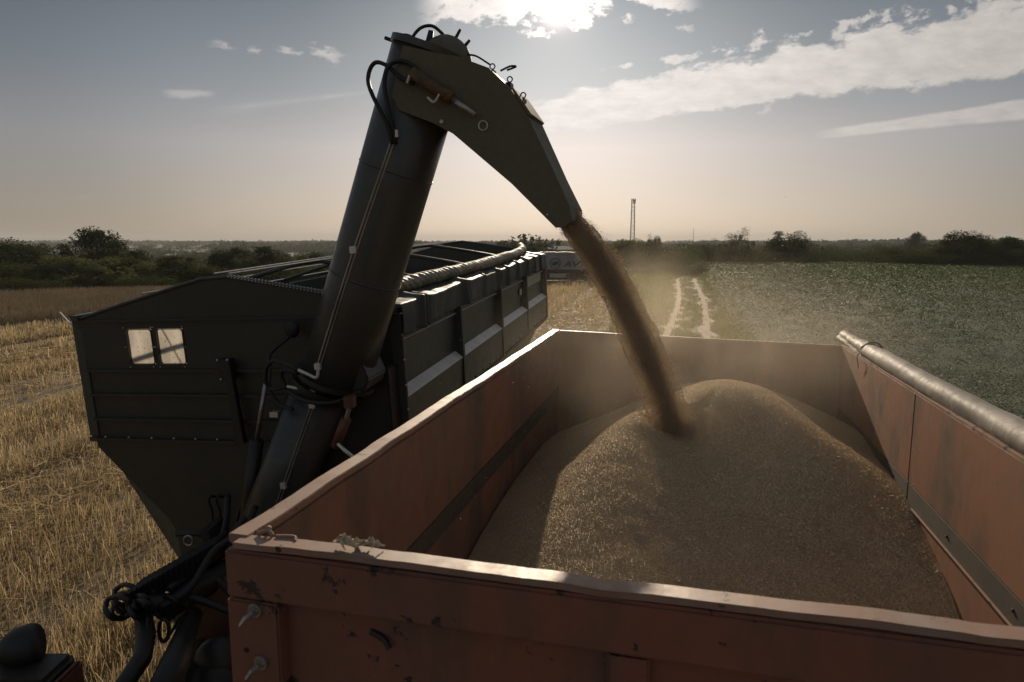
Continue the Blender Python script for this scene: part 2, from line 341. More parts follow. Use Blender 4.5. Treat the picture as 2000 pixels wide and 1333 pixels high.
# ------------------------------------------------------------------ terrain
ROW = R(12.5)                          # drill rows in the stubble
ROAD = R(14.2); RX, RY = 7.5, 28.7     # track direction and a point on its centre line
def wr(x, y): return (x-RX)*math.cos(ROAD) - (y-RY)*math.sin(ROAD)
def road_pt(d, wv):                    # d along the track from (RX,RY), wv to its right
    return RX + d*math.sin(ROAD) + wv*math.cos(ROAD), RY + d*math.cos(ROAD) - wv*math.sin(ROAD)
def zt(x, y):
    x = np.asarray(x, float); y = np.asarray(y, float); L = sst(x - .05*y, -4, -24)
    left = -9*sst(y, 50, 170)*(1 - .6*sst(y, 500, 1800)); right = -4.5*sst(y, 112, 260)
    z = L*left + (1-L)*right
    far = sst(y, 300, 900); z = z + far*(fbm(x/300+7, y/300, 3, 5)-.5)*7
    z = z + sst(y, 1500, 3600)*9*sst(fbm(x/900+3, y/1500, 3, 9), .2, .8)
    return z + np.where(y < 110, (vnoise(x/6, y/6, 3)-.5)*.10*sst(y, 14, 24), 0)
def gz(x, y): return float(zt(np.array([x]), np.array([y]))[0])
xs = np.sign(np.linspace(-1,1,241))*np.abs(np.linspace(-1,1,241))**2.6*4500
ys = np.concatenate([np.linspace(-40, 10, 12)[:-1], 10 + np.linspace(0,1,200)**2.4*5500])
X, Y = np.meshgrid(xs, ys)
m, t, out = newmat('ground'); co = t.coord('Object'); b = t.new('ShaderNodeBsdfPrincipled'); b.inputs['Roughness'].default_value = .95
rows = t.map(co, rot=(0,0,ROW)); rs_ = t.map(rows, scale=(1.0,.06,1))
soil = t.mix(t.ss(t.noise(rs_, 3.2, 5), .3, .7), (.075,.052,.03), (.24,.17,.088))
soil = t.mix(t.m('MULTIPLY', t.ss(t.noise(co, 25, 5, .7), .4, .65), .6), soil, (.04,.028,.017))
soil = t.mix(t.m('MULTIPLY', t.ss(t.noise(rs_, .55, 3), .45, .6), .4), soil, (.34,.26,.145))
sep = t.new('ShaderNodeSeparateXYZ'); t.put(sep.inputs[0], co)
vg = t.mix(t.ss(t.noise(co, .012, 4), .42, .60), (.035,.048,.022), (.060,.072,.034)); vg = t.mix(t.ss(t.noise(t.map(co, scale=(.5,2,1)), .006, 3), .60, .64), vg, (.13,.12,.075))
vg = t.mix(t.m('MULTIPLY', t.ss(t.noise(co, .35, 6, .7), .3, .7), .6), vg, (.022,.03,.014))
mk = t.ss(t.m('ADD', sep.outputs[1], t.m('MULTIPLY', t.noise(co, .2, 3), 6)), 60, 66)
leftk = t.ss(t.m('SUBTRACT', sep.outputs[0], t.m('MULTIPLY', sep.outputs[1], .05)), -24, -8)
mk = t.m('MAXIMUM', t.m('MULTIPLY', mk, t.m('SUBTRACT', 1.0, leftk)), t.ss(sep.outputs[1], 96, 110))
t.put(b.inputs['Base Color'], t.mix(mk, soil, vg))
bp = t.new('ShaderNodeBump'); bp.inputs['Strength'].default_value = .9; bp.inputs['Distance'].default_value = .06
t.put(bp.inputs['Height'], t.m('ADD', t.noise(rs_, 4, 5), t.noise(co, 14, 5, .7))); t.l.new(bp.outputs[0], b.inputs['Normal']); t.l.new(b.outputs[0], out.inputs[0]); M['ground'] = m
tag(grid('ground', X, Y, zt(X, Y), M['ground']), 'golden stubble ground falling away to a wooded valley', 'ground', kind='structure')
# verge and ruts
def strip(name, d0, d1, wa, wb, zoff, mat, nd=200, nw=10, jag=0.0, seed=0, cross=None):
    d = np.linspace(d0, d1, nd)[:,None]; k = np.linspace(0,1,nw)[None,:]
    a = (wa(d) if callable(wa) else wa) + jag*(fbm(d*1.6, d*0+seed, 4, seed)-.5)*2; bb = (wb(d) if callable(wb) else wb) + jag*(fbm(d*1.6, d*0+seed+9, 4, seed+3)-.5)*2
    wv = a*(1-k) + bb*k; dd = d + 0*k
    curve = np.maximum(dd-44, 0)**2*.012 + .22*np.sin((dd-4)/10)
    x = RX + dd*math.sin(ROAD) + (wv+curve)*math.cos(ROAD); y = RY + dd*math.cos(ROAD) - (wv+curve)*math.sin(ROAD)
    z = zt(x, y) + zoff + (cross(k) if cross else 0)
    return grid(name, x, y, z + 0*k, mat)
def earth(name, c0, c1, c2, sc=3):
    m, t, out = newmat(name); co = t.coord('Object'); b = t.new('ShaderNodeBsdfPrincipled'); b.inputs['Roughness'].default_value = .95
    c = t.mix(t.ss(t.noise(t.map(co, rot=(0,0,ROAD), scale=(1,.15,1)), sc, 6), .3, .7), c0, c1); c = t.mix(t.m('MULTIPLY', t.ss(t.noise(co, 9, 5, .7), .5, .7), .7), c, c2)
    t.put(b.inputs['Base Color'], c); bp = t.new('ShaderNodeBump'); bp.inputs['Distance'].default_value = .04; t.put(bp.inputs['Height'], t.noise(co, 7, 6, .7)); t.l.new(bp.outputs[0], b.inputs['Normal'])
    t.l.new(b.outputs[0], out.inputs[0]); return m
M['verge'] = earth('verge_soil', (.060,.070,.028), (.12,.105,.05), (.04,.045,.02))
M['rut'] = earth('dusty_rut', (.28,.21,.15), (.39,.305,.225), (.17,.135,.09))
M['field_soil'] = earth('crop_soil', (.028,.040,.016), (.05,.062,.026), (.018,.024,.01), 1)
tag(strip('track_verge', -28, 60, lambda d: -3.0 - np.clip(d, 0, 80)*.11, 2.2, .03, M['verge'], jag=.5, seed=2), 'grassy verge of the farm track between stubble and crop', 'verge', kind='structure')
tag(strip('dirt_rut_track', -28, 50, -1.22, -.46, .05, M['rut'], jag=.26, seed=4), 'left dusty wheel rut of the farm track', 'track', kind='structure')
tag(strip('dirt_rut_track', -28, 50, .46, 1.20, .05, M['rut'], jag=.22, seed=6), 'right dusty wheel rut of the farm track', 'track', kind='structure')
# crop canopy: a rough sheet under many leaves
xs = np.linspace(0, 1, 260); ys = np.linspace(4, 150, 260); KX, Y = np.meshgrid(xs, ys)
x0 = RX + 2.0/math.cos(ROAD) + (Y-RY)*math.tan(ROAD); X = x0 + (KX**1.6)*(Y*1.0+30); CROPZ = .34
edge = 1 - sst(KX*(Y+30), 0, 1.0)
Z = zt(X, Y) + CROPZ - .3*edge + (fbm(X*1.5, Y*1.5, 3, 21)-.5)*.22
tag(grid('crop_field', X, Y, Z, M['field_soil']), 'dark green field under the leafy crop', 'field', kind='structure')
n = 520000; d = 8*(150/8)**(RNG.random(n)**.80); wv = RNG.random(n)**1.15*(d*.95+14) + 1.75
x = RX + 2.0*0 + (d-RY)*math.tan(ROAD) + wv/math.cos(ROAD); y = d
keep = (x < y*1.05+6) & (y > 8) & (fbm(x*.9, y*.9, 3, 31) > .30); x = x[keep]; y = y[keep]
z = zt(x, y) + CROPZ + RNG.random(len(x))*.26 - .05; sz = np.clip(y*.00125, .026, .14)*(.7+.7*RNG.random(len(x)))
V, F = leafq(np.stack([x,y,z],1), sz, .5); tag(polys('crop_leaves', V, F, M['crop']), 'low leafy green crop covering the field on the right', 'crop', kind='stuff')
# stubble stems and loose straw
def polar(n, r0, r1, p, a0, a1):
    r = (r0**p + RNG.random(n)*(r1**p-r0**p))**(1/p); a = a0 + RNG.random(n)*(a1-a0)
    return r*np.sin(a), r*np.cos(a)
xa, ya = polar(260000, 4.2, 40, .9, R(-52), R(-8)); xb, yb = polar(60000, 22, 75, 1.1, R(-12), R(12))
x = np.concatenate([xa, xb]); y = np.concatenate([ya, yb])
wf = (x+24.5)*math.cos(R(33)) - (y-32.4)*math.sin(R(33))      # right of the standing wheat
k = (wf > .2) & (wr(x, y) < -3.4 - np.clip(y-28, 0, 60)*.11) & ~((y > 62) & (x < -6)); x = x[k]; y = y[k]
wrow = x*math.cos(ROW) - y*math.sin(ROW); srow = x*math.sin(ROW) + y*math.cos(ROW)
band = fbm(wrow*.42 + 5, srow*.03, 3, 41)                       # swath or standing rows
dist = np.hypot(x, y); nn = len(x)
stand = RNG.random(nn) < sst(band, .40, .58)*.55 + .10
fine = np.round(wrow/.14)*.14 + RNG.normal(size=nn)*.018
x2 = np.where(stand & (dist < 26), x + (fine-wrow)*math.cos(ROW), x); y2 = np.where(stand & (dist < 26), y - (fine-wrow)*math.sin(ROW), y)
D = RNG.normal(size=(nn,3))*np.where(stand, .20, 1.0)[:,None]; D[:,2] = np.where(stand, 1.0, RNG.normal(size=nn)*.22)
sc_ = np.clip(dist/9, 1, 4)
hn = sst(vnoise(wrow*.62+3, srow*.03, 43), .32, .62); stand = stand & (RNG.random(nn) < .08+.92*hn)
L = np.where(stand, (.03+.20*hn)*(.7+.6*RNG.random(nn)), .10+.30*RNG.random(nn))*np.clip(dist/30, 1, 1.6); Wd = (.0045+.004*RNG.random(nn))*sc_
z = zt(x2, y2) + np.where(stand, 0, .015+.10*RNG.random(nn)*sst(band, .62, .35))
gap = fbm(wrow*1.1+9, srow*.10, 3, 49); keep = (fbm(x*1.3, y*1.3, 3, 47) > .24) & ((gap > .37) | (RNG.random(nn) < .20)) & (stand | (RNG.random(nn) < .12+1.1*sst(fbm(wrow*.9+20, srow*.07, 3, 57), .35, .62))); P = np.stack([x2,y2,z],1)[keep]
V, F = ribbons(P, D[keep], L[keep], Wd[keep]); tag(polys('stubble_straw', V, F, M['straw']), 'cut straw stubble and loose straw lying in rows on the field', 'straw', kind='stuff')
# standing wheat
poly = [(-60,8),(-36,14.7),(-24.5,32.4),(-14,48.6),(-9,60),(-28.9,54.4),(-36.7,48.9),(-70,34)]
def inside(x, y, P):
    r = np.zeros(len(x), bool); j = len(P)-1
    for i in range(len(P)):
        xi, yi = P[i]; xj, yj = P[j]
        r ^= ((yi > y) != (yj > y)) & (x < (xj-xi)*(y-yi)/(yj-yi+1e-9)+xi); j = i
    return r
x = RNG.uniform(-60, -8, 260000); y = RNG.uniform(8, 60, 260000); k = inside(x, y, poly) & (x > -y*1.1-3); x = x[k]; y = y[k]
edge_d = (x+24.5)*math.cos(R(33)) - (y-32.4)*math.sin(R(33)); thin = (edge_d > -3) | (RNG.random(len(x)) < .75); x = x[thin]; y = y[thin]
D = RNG.normal(size=(len(x),3))*.16; D[:,2] = 1; L = .58+.20*RNG.random(len(x)) + (vnoise(x/3, y/3, 8)-.5)*.1
V, F = ribbons(np.stack([x,y,zt(x,y)],1), D, L, .012+.012*RNG.random(len(x)))
tag(polys('standing_wheat', V, F, M['wheat']), 'strip of uncut ripe wheat between the stubble and the valley trees', 'wheat', kind='stuff')
# grass on the verges
n = 60000; d = -4 + 68*RNG.random(n)**1.3; lo = -3.2 - np.clip(d,0,80)*.11; wv = lo + RNG.random(n)*(2.5-lo)
k = ~((np.abs(wv+.83) < .17) | (np.abs(wv-.82) < .17)) & ((fbm(wv*2, d*.8, 3, 55) > .42) | (wv < -1.5)); d = d[k]; wv = wv[k]
cv = np.maximum(d-44, 0)**2*.012 + .22*np.sin((d-4)/10); x = RX + d*math.sin(ROAD) + (wv+cv)*math.cos(ROAD); y = RY + d*math.cos(ROAD) - (wv+cv)*math.sin(ROAD)
D = RNG.normal(size=(len(x),3))*.5; D[:,2] = 1; tall = np.where((wv > 1.4) | (wv < -1.8), .38, .14)*(.5+RNG.random(len(x)))
V, F = ribbons(np.stack([x,y,zt(x,y)+.02],1), D, tall, .014+.02*RNG.random(len(x))); tag(polys('verge_grass', V, F, M['grass']), 'rough grass and weeds along both sides of the farm track', 'grass', kind='stuff')
# ------------------------------------------------------------------ trees
def crown_pts(n, rx, ry, rz, clumps, rc, seed, flat=.0, top=.0):
    r = np.random.default_rng(seed); C = unit(r.normal(size=(clumps,3)))*(.25+.75*r.random((clumps,1))**.35)
    C[:,2] = np.where(C[:,2] < -flat, -flat, C[:,2]); C = C*np.array([rx,ry,rz]); C[:,2] += rz
    w_ = rc*(.5+1.0*r.random(clumps)); i = r.integers(0, clumps, n)
    p = unit(r.normal(size=(n,3)))*(r.random((n,1))**.42); return C[i] + p*w_[i][:,None]*np.array([1,1,.75]), C
def tree_mesh(kind, seed, n, leaf):
    """unit-less tree, 1 m high, crown about .5 m radius"""
    spec = {'round': (.36,.36,.34,44,.17,.55,.25), 'bush': (.50,.48,.38,34,.21,.35,.05), 'tall': (.27,.27,.42,40,.13,.7,.14), 'sparse': (.30,.30,.40,30,.13,.6,.16),
            'poplar': (.13,.13,.46,16,.09,.8,.06), 'willow': (.46,.44,.42,38,.13,.4,.10)}[kind]
    rx,ry,rz,cl,rc,flat,z0 = spec; P, C = crown_pts(n, rx, ry, rz, cl, rc, seed, flat); P[:,2] += z0 - rz*(1-flat)*.5
    h = np.percentile(P[:,2], 98.5); P /= h; C = (C + np.array([0,0,z0-rz*(1-flat)*.5]))/h
    return P, C, leaf
def make_tree(name, kind, seed, n, leaf, matk):
    P, C, lf = tree_mesh(kind, seed, n, leaf); V, F = leafq(P, lf*(.6+.8*RNG.random(len(P))))
    root = empty(name, (0,0,0)); polys('crown', V, F, M[matk], root)
    mb = MB(); mb.tube([(0,0,-.06),(.01,0,.2),(.0,.01,.55)], [.032,.024,.012], 7)
    for c in C[::3]: mb.tube([(0,0,.15+.2*random.random()), tuple(c*np.array([.6,.6,.8])), tuple(c)], [.012,.008,.003], 5)
    mb.build('trunk', M['wood'], root); return root
PROTO = {}
def tree(px, top, width, Y, kind, matk, label, name='tree', z0=None, seed=0, group=None, cat=None, fat=1.0):
    leafpx = 2.3 if Y > 55 else 3.0
    key = (kind, matk, seed % 3, name)
    p = at(px, top, Y); base = (gz(p.x, Y) if z0 is None else z0) - .1; H = p.z - base; Wm = width/F_PX*Y
    if key not in PROTO:
        r = make_tree(name, kind, seed+hash_k(kind), {'bush': 9000, 'round': 9500, 'tall': 8000, 'sparse': 3800, 'poplar': 2500, 'willow': 10000}[kind], {'poplar': .020, 'sparse': .016}.get(kind, .020), matk); PROTO[key] = r
    else:
        src = PROTO[key]; r = src.copy(); COL.objects.link(r)
        for ch in src.children:
            c = ch.copy(); COL.objects.link(c); c.parent = r
    half = {'round': .40,'bush': .48,'tall': .31,'sparse': .40,'poplar': .17,'willow': .45}[kind]
    r.location = (p.x, Y, base); r.scale = (Wm/2/half, Wm/2/half*.9*fat, H); r.rotation_euler = (0,0,random.random()*6.28)
    tag(r, label, cat or ('bush' if name.endswith('bush') else 'tree'), group); return r
def hash_k(k): return sum(ord(c) for c in k)
GV, GR, GH = 'trees in the valley on the left', 'trees and bushes behind the crop field', 'bushes beside the farm track'
T_ = tree
# left valley, near to far
T_(180, 452, 100, 88, 'round', 'leaf_dark', 'tallest dark broad tree rising above the horizon on the far left', 'broadleaf_tree', seed=1, group=GV)
T_(20, 474, 130, 84, 'round', 'leaf_dark', 'dark tree mass cut by the left edge of the photo', 'broadleaf_tree', seed=2, group=GV)
T_(95, 482, 95, 86, 'round', 'leaf_dark', 'dark tree just left of the tallest dark tree', 'broadleaf_tree', seed=0, group=GV)
T_(265, 492, 80, 96, 'round', 'leaf_dark', 'dark tree just right of the tallest dark tree', 'broadleaf_tree', seed=1, group=GV)
T_(120, 503, 90, 62, 'willow', 'leaf_pale', 'pale green willow bush in front of the tallest dark tree', 'willow_bush', seed=0, group=GV)
T_(188, 508, 95, 62, 'willow', 'leaf_pale', 'wide pale green willow bush right of its paler neighbour', 'willow_bush', seed=1, group=GV)
T_(42, 520, 80, 60, 'willow', 'leaf_mid', 'mid green willow bush near the left edge', 'willow_bush', seed=2, group=GV)
T_(25, 545, 120, 54, 'bush', 'leaf_mid', 'low glossy leaved bush at the left edge by the wheat', 'leafy_bush', seed=0, group=GV)
T_(-60, 490, 150, 62, 'bush', 'leaf_dark', 'dark bush running out of the left edge', 'leafy_bush', seed=1, group=GV)
T_(95, 548, 70, 58, 'bush', 'leaf_dark', 'small dark bush behind the wheat strip under the willows', 'leafy_bush', seed=2, group=GV)
T_(160, 545, 80, 60, 'bush', 'leaf_mid', 'low bush behind the wheat left of the cart gable', 'leafy_bush', seed=0, group=GV)
T_(230, 548, 80, 60, 'bush', 'leaf_dark', 'dark low bush behind the wheat nearest the cart gable', 'leafy_bush', seed=1, group=GV)
T_(245, 505, 70, 72, 'round', 'leaf_mid', 'round mid green tree between the wide willow and the poplar clump', 'broadleaf_tree', seed=2, group=GV)
T_(290, 515, 66, 70, 'willow', 'leaf_pale', 'pale bush above the left slope of the cart gable', 'willow_bush', seed=2, group=GV)
T_(345, 503, 80, 74, 'tall', 'leaf_mid', 'bright leaved tree above the middle of the gable slope', 'broadleaf_tree', seed=0, group=GV)
T_(300, 540, 90, 64, 'bush', 'leaf_mid', 'low hedge bush behind the rising gable edge', 'leafy_bush', seed=2, group=GV)
T_(395, 520, 70, 76, 'willow', 'leaf_mid', 'rounded bush right of the bright leaved tree', 'willow_bush', seed=1, group=GV)
T_(430, 492, 55, 96, 'tall', 'leaf_dark', 'left tree of the poplar clump above the gable peak', 'broadleaf_tree', seed=1, group=GV)
T_(470, 487, 60, 96, 'tall', 'leaf_dark', 'middle tree of the poplar clump above the gable peak', 'broadleaf_tree', seed=2, group=GV)
T_(518, 485, 62, 96, 'tall', 'leaf_dark', 'right tree of the poplar clump above the gable peak', 'broadleaf_tree', seed=0, group=GV)
T_(570, 500, 60, 100, 'round', 'leaf_mid', 'round tree between the poplar clump and the auger pipe', 'broadleaf_tree', seed=0, group=GV)
T_(610, 497, 60, 98, 'tall', 'leaf_mid', 'tree with upright branches just left of the auger pipe', 'broadleaf_tree', seed=1, group=GV)
T_(450, 525, 90, 80, 'bush', 'leaf_mid', 'low bush behind the gable peak of the cart', 'leafy_bush', seed=1, group=GV)
T_(540, 522, 100, 82, 'bush', 'leaf_dark', 'dark low bush under the roof bows of the cart', 'leafy_bush', seed=0, group=GV)
T_(620, 520, 90, 84, 'willow', 'leaf_pale', 'pale low bush behind the auger pipe', 'willow_bush', seed=0, group=GV)
# right: along the track and behind the crop
T_(1228, 471, 62, 92, 'willow', 'leaf_pale', 'pale green willow below the lattice mast', 'willow_bush', seed=0, group=GH)
T_(1272, 474, 60, 94, 'willow', 'leaf_mid', 'willow right of the one below the lattice mast', 'willow_bush', seed=1, group=GH)
T_(1320, 494, 52, 88, 'bush', 'leaf_pale', 'pale bush at the far end of the farm track', 'leafy_bush', seed=1, group=GH)
T_(1180, 482, 60, 104, 'bush', 'leaf_mid', 'bush half hidden behind the falling grain stream', 'leafy_bush', seed=2, group=GH)
T_(1345, 508, 55, 92, 'bush', 'leaf_mid', 'low bush above the bend of the farm track', 'leafy_bush', seed=0, group=GH)
T_(1366, 520, 26, 84, 'bush', 'leaf_dark', 'small dark bush at the right of the track bend', 'leafy_bush', seed=2, group=GH)
T_(1290, 515, 60, 86, 'bush', 'leaf_pale', 'low pale shrub left of the track bend', 'leafy_bush', seed=0, group=GH)
T_(1243, 520, 60, 84, 'bush', 'leaf_mid', 'low shrub on the verge below the pale willow', 'leafy_bush', seed=1, group=GH)
T_(1385, 470, 34, 126, 'sparse', 'leaf_mid', 'thin tree with bare twigs left of the ragged pair', 'broadleaf_tree', seed=0, group=GR)
T_(1428, 459, 40, 124, 'sparse', 'leaf_dark', 'left tree of the ragged pair behind the crop', 'broadleaf_tree', seed=1, group=GR)
T_(1456, 449, 42, 126, 'sparse', 'leaf_dark', 'right and taller tree of the ragged pair leaning right', 'broadleaf_tree', seed=2, group=GR)
T_(1420, 486, 90, 128, 'bush', 'leaf_mid', 'undergrowth bush below the ragged pair of trees', 'leafy_bush', seed=0, group=GR)
T_(1480, 492, 60, 132, 'bush', 'leaf_mid', 'bush between the ragged pair and the lone round tree', 'leafy_bush', seed=1, group=GR)
T_(1538, 456, 66, 134, 'round', 'leaf_dark', 'lone round crowned tree behind the middle of the crop', 'broadleaf_tree', seed=0, group=GR)
T_(1545, 492, 80, 130, 'bush', 'leaf_dark', 'bush at the foot of the lone round tree', 'leafy_bush', seed=2, group=GR)
T_(1610, 493, 90, 150, 'bush', 'leaf_mid', 'low hedge bush right of the lone round tree', 'leafy_bush', seed=0, group=GR)
T_(1700, 494, 110, 165, 'bush', 'leaf_mid', 'low hedge bush behind the middle of the far field edge', 'leafy_bush', seed=1, group=GR)
T_(1793, 457, 36, 300, 'round', 'leaf_dark', 'small round tree standing above the distant tree line', 'broadleaf_tree', seed=1, group=GR)
T_(1748, 484, 90, 128, 'bush', 'leaf_dark', 'bush at the left end of the right hedgerow', 'leafy_bush', seed=2, group=GR)
T_(1805, 488, 90, 120, 'bush', 'leaf_mid', 'rounded bush near the left end of the right hedgerow', 'leafy_bush', seed=1, group=GR)
T_(1850, 480, 80, 118, 'willow', 'leaf_pale', 'paler bush left of the tall hedgerow tree', 'willow_bush', seed=1, group=GR)
T_(1888, 456, 78, 116, 'round', 'leaf_dark', 'tall dark hedgerow tree on the right', 'broadleaf_tree', seed=2, group=GR)
T_(1925, 470, 50, 117, 'sparse', 'leaf_mid', 'thin tree right of the tall hedgerow tree', 'broadleaf_tree', seed=0, group=GR)
T_(1975, 466, 76, 116, 'round', 'leaf_dark', 'dark tree near the right edge of the photo', 'broadleaf_tree', seed=1, group=GR)
T_(1950, 490, 90, 112, 'bush', 'leaf_dark', 'dark bush in front of the tree near the right edge', 'leafy_bush', seed=0, group=GR)
T_(2040, 478, 100, 112, 'bush', 'leaf_dark', 'dark bush cut by the right edge', 'leafy_bush', seed=1, group=GR)
T_(1890, 497, 90, 112, 'bush', 'leaf_mid', 'bush at the foot of the tall hedgerow tree', 'leafy_bush', seed=2, group=GR)
T_(1842, 500, 60, 113, 'bush', 'leaf_dark', 'low dark bush left of the tall hedgerow tree', 'leafy_bush', seed=0, group=GR)
T_(1270, 461, 12, 320, 'poplar', 'leaf_dark', 'narrow dark tree on the skyline right of the lattice mast', 'poplar_tree', seed=0)
T_(1283, 464, 16, 330, 'round', 'leaf_dark', 'rounded skyline tree beside the narrow one', 'broadleaf_tree', seed=2)
T_(1054, 464, 12, 240, 'poplar', 'leaf_dark', 'pointed spruce on the skyline above the white truck trailer', 'poplar_tree', seed=1)
T_(1092, 469, 12, 250, 'poplar', 'leaf_dark', 'second pointed spruce on the skyline left of the grain stream', 'poplar_tree', seed=2)
T_(1152, 469, 14, 250, 'poplar', 'leaf_dark', 'pointed spruce on the skyline right of the grain stream', 'poplar_tree', seed=0)
# far woods: thousands of crowns as one mass
def wood(name, spots, mat, label, npt=34, ls=.2):
    P = []; S = []
    for (x, y, h, r) in spots:
        c = RNG.normal(size=(npt,3)); c = unit(c)*(RNG.random((npt,1))**.3)
        c = c*np.array([r, r, h*.5]) + np.array([x, y, gz(x, y) + h*.5]); P.append(c); S.append(np.full(npt, r*ls))
    V, F = leafq(np.concatenate(P), np.concatenate(S)*(.6+.8*RNG.random(sum(len(s) for s in S))), .2); return tag(polys(name, V, F, M[mat]), label, 'wood', kind='stuff')
sp = []
for _ in range(1500):                                   # valley woods
    y = 95*(1300/95)**random.random(); x = random.uniform(-.82, .05)*y
    if fbm(np.array([x/60.]), np.array([y/90.]), 3, 61)[0] < .42 and y > 160: continue
    if x > -.12*y and y < 150: continue
    h = random.uniform(4.5, 8) if y > 150 else random.uniform(3, 5); sp.append((x, y, h, h*random.uniform(.5,.8)*(1+y/1500)))
wood('valley_wood', sp, 'leaf_far', 'mass of trees filling the valley on the left', 200, .12)
sp = []
for _ in range(1700):
    y = 900*(3800/900)**random.random(); x = random.uniform(-.85, .85)*y
    if fbm(np.array([x/260.]), np.array([y/420.]), 3, 71)[0] < .45: continue
    sp.append((x, y, random.uniform(8,13), random.uniform(14,30)))
wood('distant_wood', sp, 'leaf_far', 'distant wooded hills along the horizon', 50)
sp = []
for _ in range(800):                                    # right tree line
    y = random.uniform(190, 340); x = random.uniform(.0, .85)*y; h = random.uniform(3.5, 6.6)*(1.25 if x > .62*y else 1); sp.append((x, y, h, h*random.uniform(.5,.9)))
for _ in range(260):
    y = random.uniform(330, 420); x = random.uniform(-.1, .85)*y; h = random.uniform(6.4, 8.4); sp.append((x, y, h, h*random.uniform(.5,.9)))
wood('tree_line', sp, 'leaf_far', 'continuous dark tree line behind the crop field', 260, .095)
# ------------------------------------------------------------------ far objects
def lattice(name, x, y, z0, z1, wb, wt, label, cat):
    r = empty(name, (x, y, z0), label, cat)
    def cr(k, s): wv = wb + (wt-wb)*k; return [(x-wv/2*s, y-wv/2, 0),(x+wv/2, y-wv/2,0),(x+wv/2,y+wv/2,0),(x-wv/2,y+wv/2,0)]
    n = 16; lv = [[Vector((c[0], c[1], z0+(z1-z0)*i/n)) for c in cr(i/n, 1)] for i in range(n+1)]
    for c in range(4): MB().tube([lv[0][c], lv[n][c]], .11, 5).build('tower_leg', M['towerred'], r)
    mb = MB()
    for i in range(n):
        for c in range(4):
            e = (c+1) % 4; mb.tube([lv[i][c], lv[i+1][e]], .05, 4); mb.tube([lv[i+1][c], lv[i+1][e]], .05, 4)
    mb.build('bracing', M['towerred'], r)
    a = MB(); a.box((x-.9,y-.9,z1-.2),(x+.9,y+.9,z1)); 
    for q in (-.8, 0, .8): a.box((x+q-.18, y-.9, z1-1.6),(x+q+.18, y-.7, z1+.6))
    a.build('antenna_head', M['towerred'], r); return r
M['towerred'] = plain('mast_paint', (.16,.13,.12), .7)
p = at(1237, 391, 330); lattice('lattice_mast', p.x, 330, gz(p.x, 330), p.z, 2.2, 1.3, 'tall lattice radio mast above the pale willow', 'mast')
p = at(1355, 448, 420); b_ = MB(); b_.tube([(p.x,420,gz(p.x,420)),(p.x,420,p.z)], .12, 5); b_.tube([(p.x,420,p.z-.01),(p.x,420,p.z+1)], .05, 5)
tag(b_.build('antenna_pole', M['towerred']), 'thin antenna pole on the skyline right of the lattice mast', 'pole')
M['shed'] = plain('shed_metal', (.10,.12,.14), .95); M['white'] = plain('white_wall', (.32,.32,.31), .8)
def shed(px0, px1, top, bot, Y, mat, label):
    a = at(px0, top, Y); b2 = at(px1, bot, Y); z0 = gz((a.x+b2.x)/2, Y) - .3; r = empty('farm_shed', ((a.x+b2.x)/2, Y, z0), label, 'shed'); h = a.z
    MB().box((a.x,Y,z0),(b2.x,Y+8,h-.9)).build('wall', M[mat], r)
    xm = (a.x+b2.x)/2; MB().prism([(Y-.3,h-.9),(Y+4,h),(Y+8.3,h-.9)], a.x-.2, b2.x+.2, lambda q, o: (o, q[0], q[1])).build('roof', M[mat], r)
shed(1072, 1128, 481, 492, 170, 'shed', 'blue grey shed roof behind the white truck trailer')
shed(456, 466, 486, 489, 520, 'white', 'tiny pale farm building left of two in the far valley')
shed(478, 486, 486, 489, 540, 'white', 'tiny pale farm building right of two in the far valley')
shed(322, 342, 496, 499, 420, 'white', 'long pale shed low in the middle of the valley')
# truck semi-trailer with lettering
M['truckw'] = paint('white_truck_paint', (.36,.36,.35), .55, dirt=(.20,.18,.15), sc=.8, dirt_amt=.5, speck=0)
M['letter'] = plain('dark_lettering', (.035,.035,.045), .6, 0, .1)
TY = 71.0; tr_ = empty('truck_trailer', (4.5, TY+1.2, 0), 'long white truck trailer with dark lettering parked beyond the stubble', 'truck')
tx0, tx1, tz0, tz1 = -1.6, 10.4, 1.22, 2.95
MB().box((tx0,TY,tz0),(tx1,TY+2.4,tz1)).build('body', M['truckw'], tr_, bevel=.03)
for i in range(9): MB().box((tx0+.7+i*1.35, TY-.045, tz0+.02),(tx0+.76+i*1.35, TY-.003, tz1-.02)).build('side_rib', M['truckw'], tr_)
MB().box((tx0,TY-.07,tz1),(tx1,TY+.1,tz1+.09)).build('top_rail', M['zinc'], tr_)
mb = MB(); mb.box((tx0+.1,TY+.05,.95),(tx1-.1,TY+2.3,1.20)); mb.box((tx0+.1,TY+.5,.12),(tx1-.1,TY+1.9,.95)); mb.box((tx0+2,TY+.02,.35),(tx1-4.2,TY+.08,.90)); mb.box((tx0,TY-.02,1.16),(tx1,TY+.02,1.21)); mb.build('chassis', M['dark'], tr_)
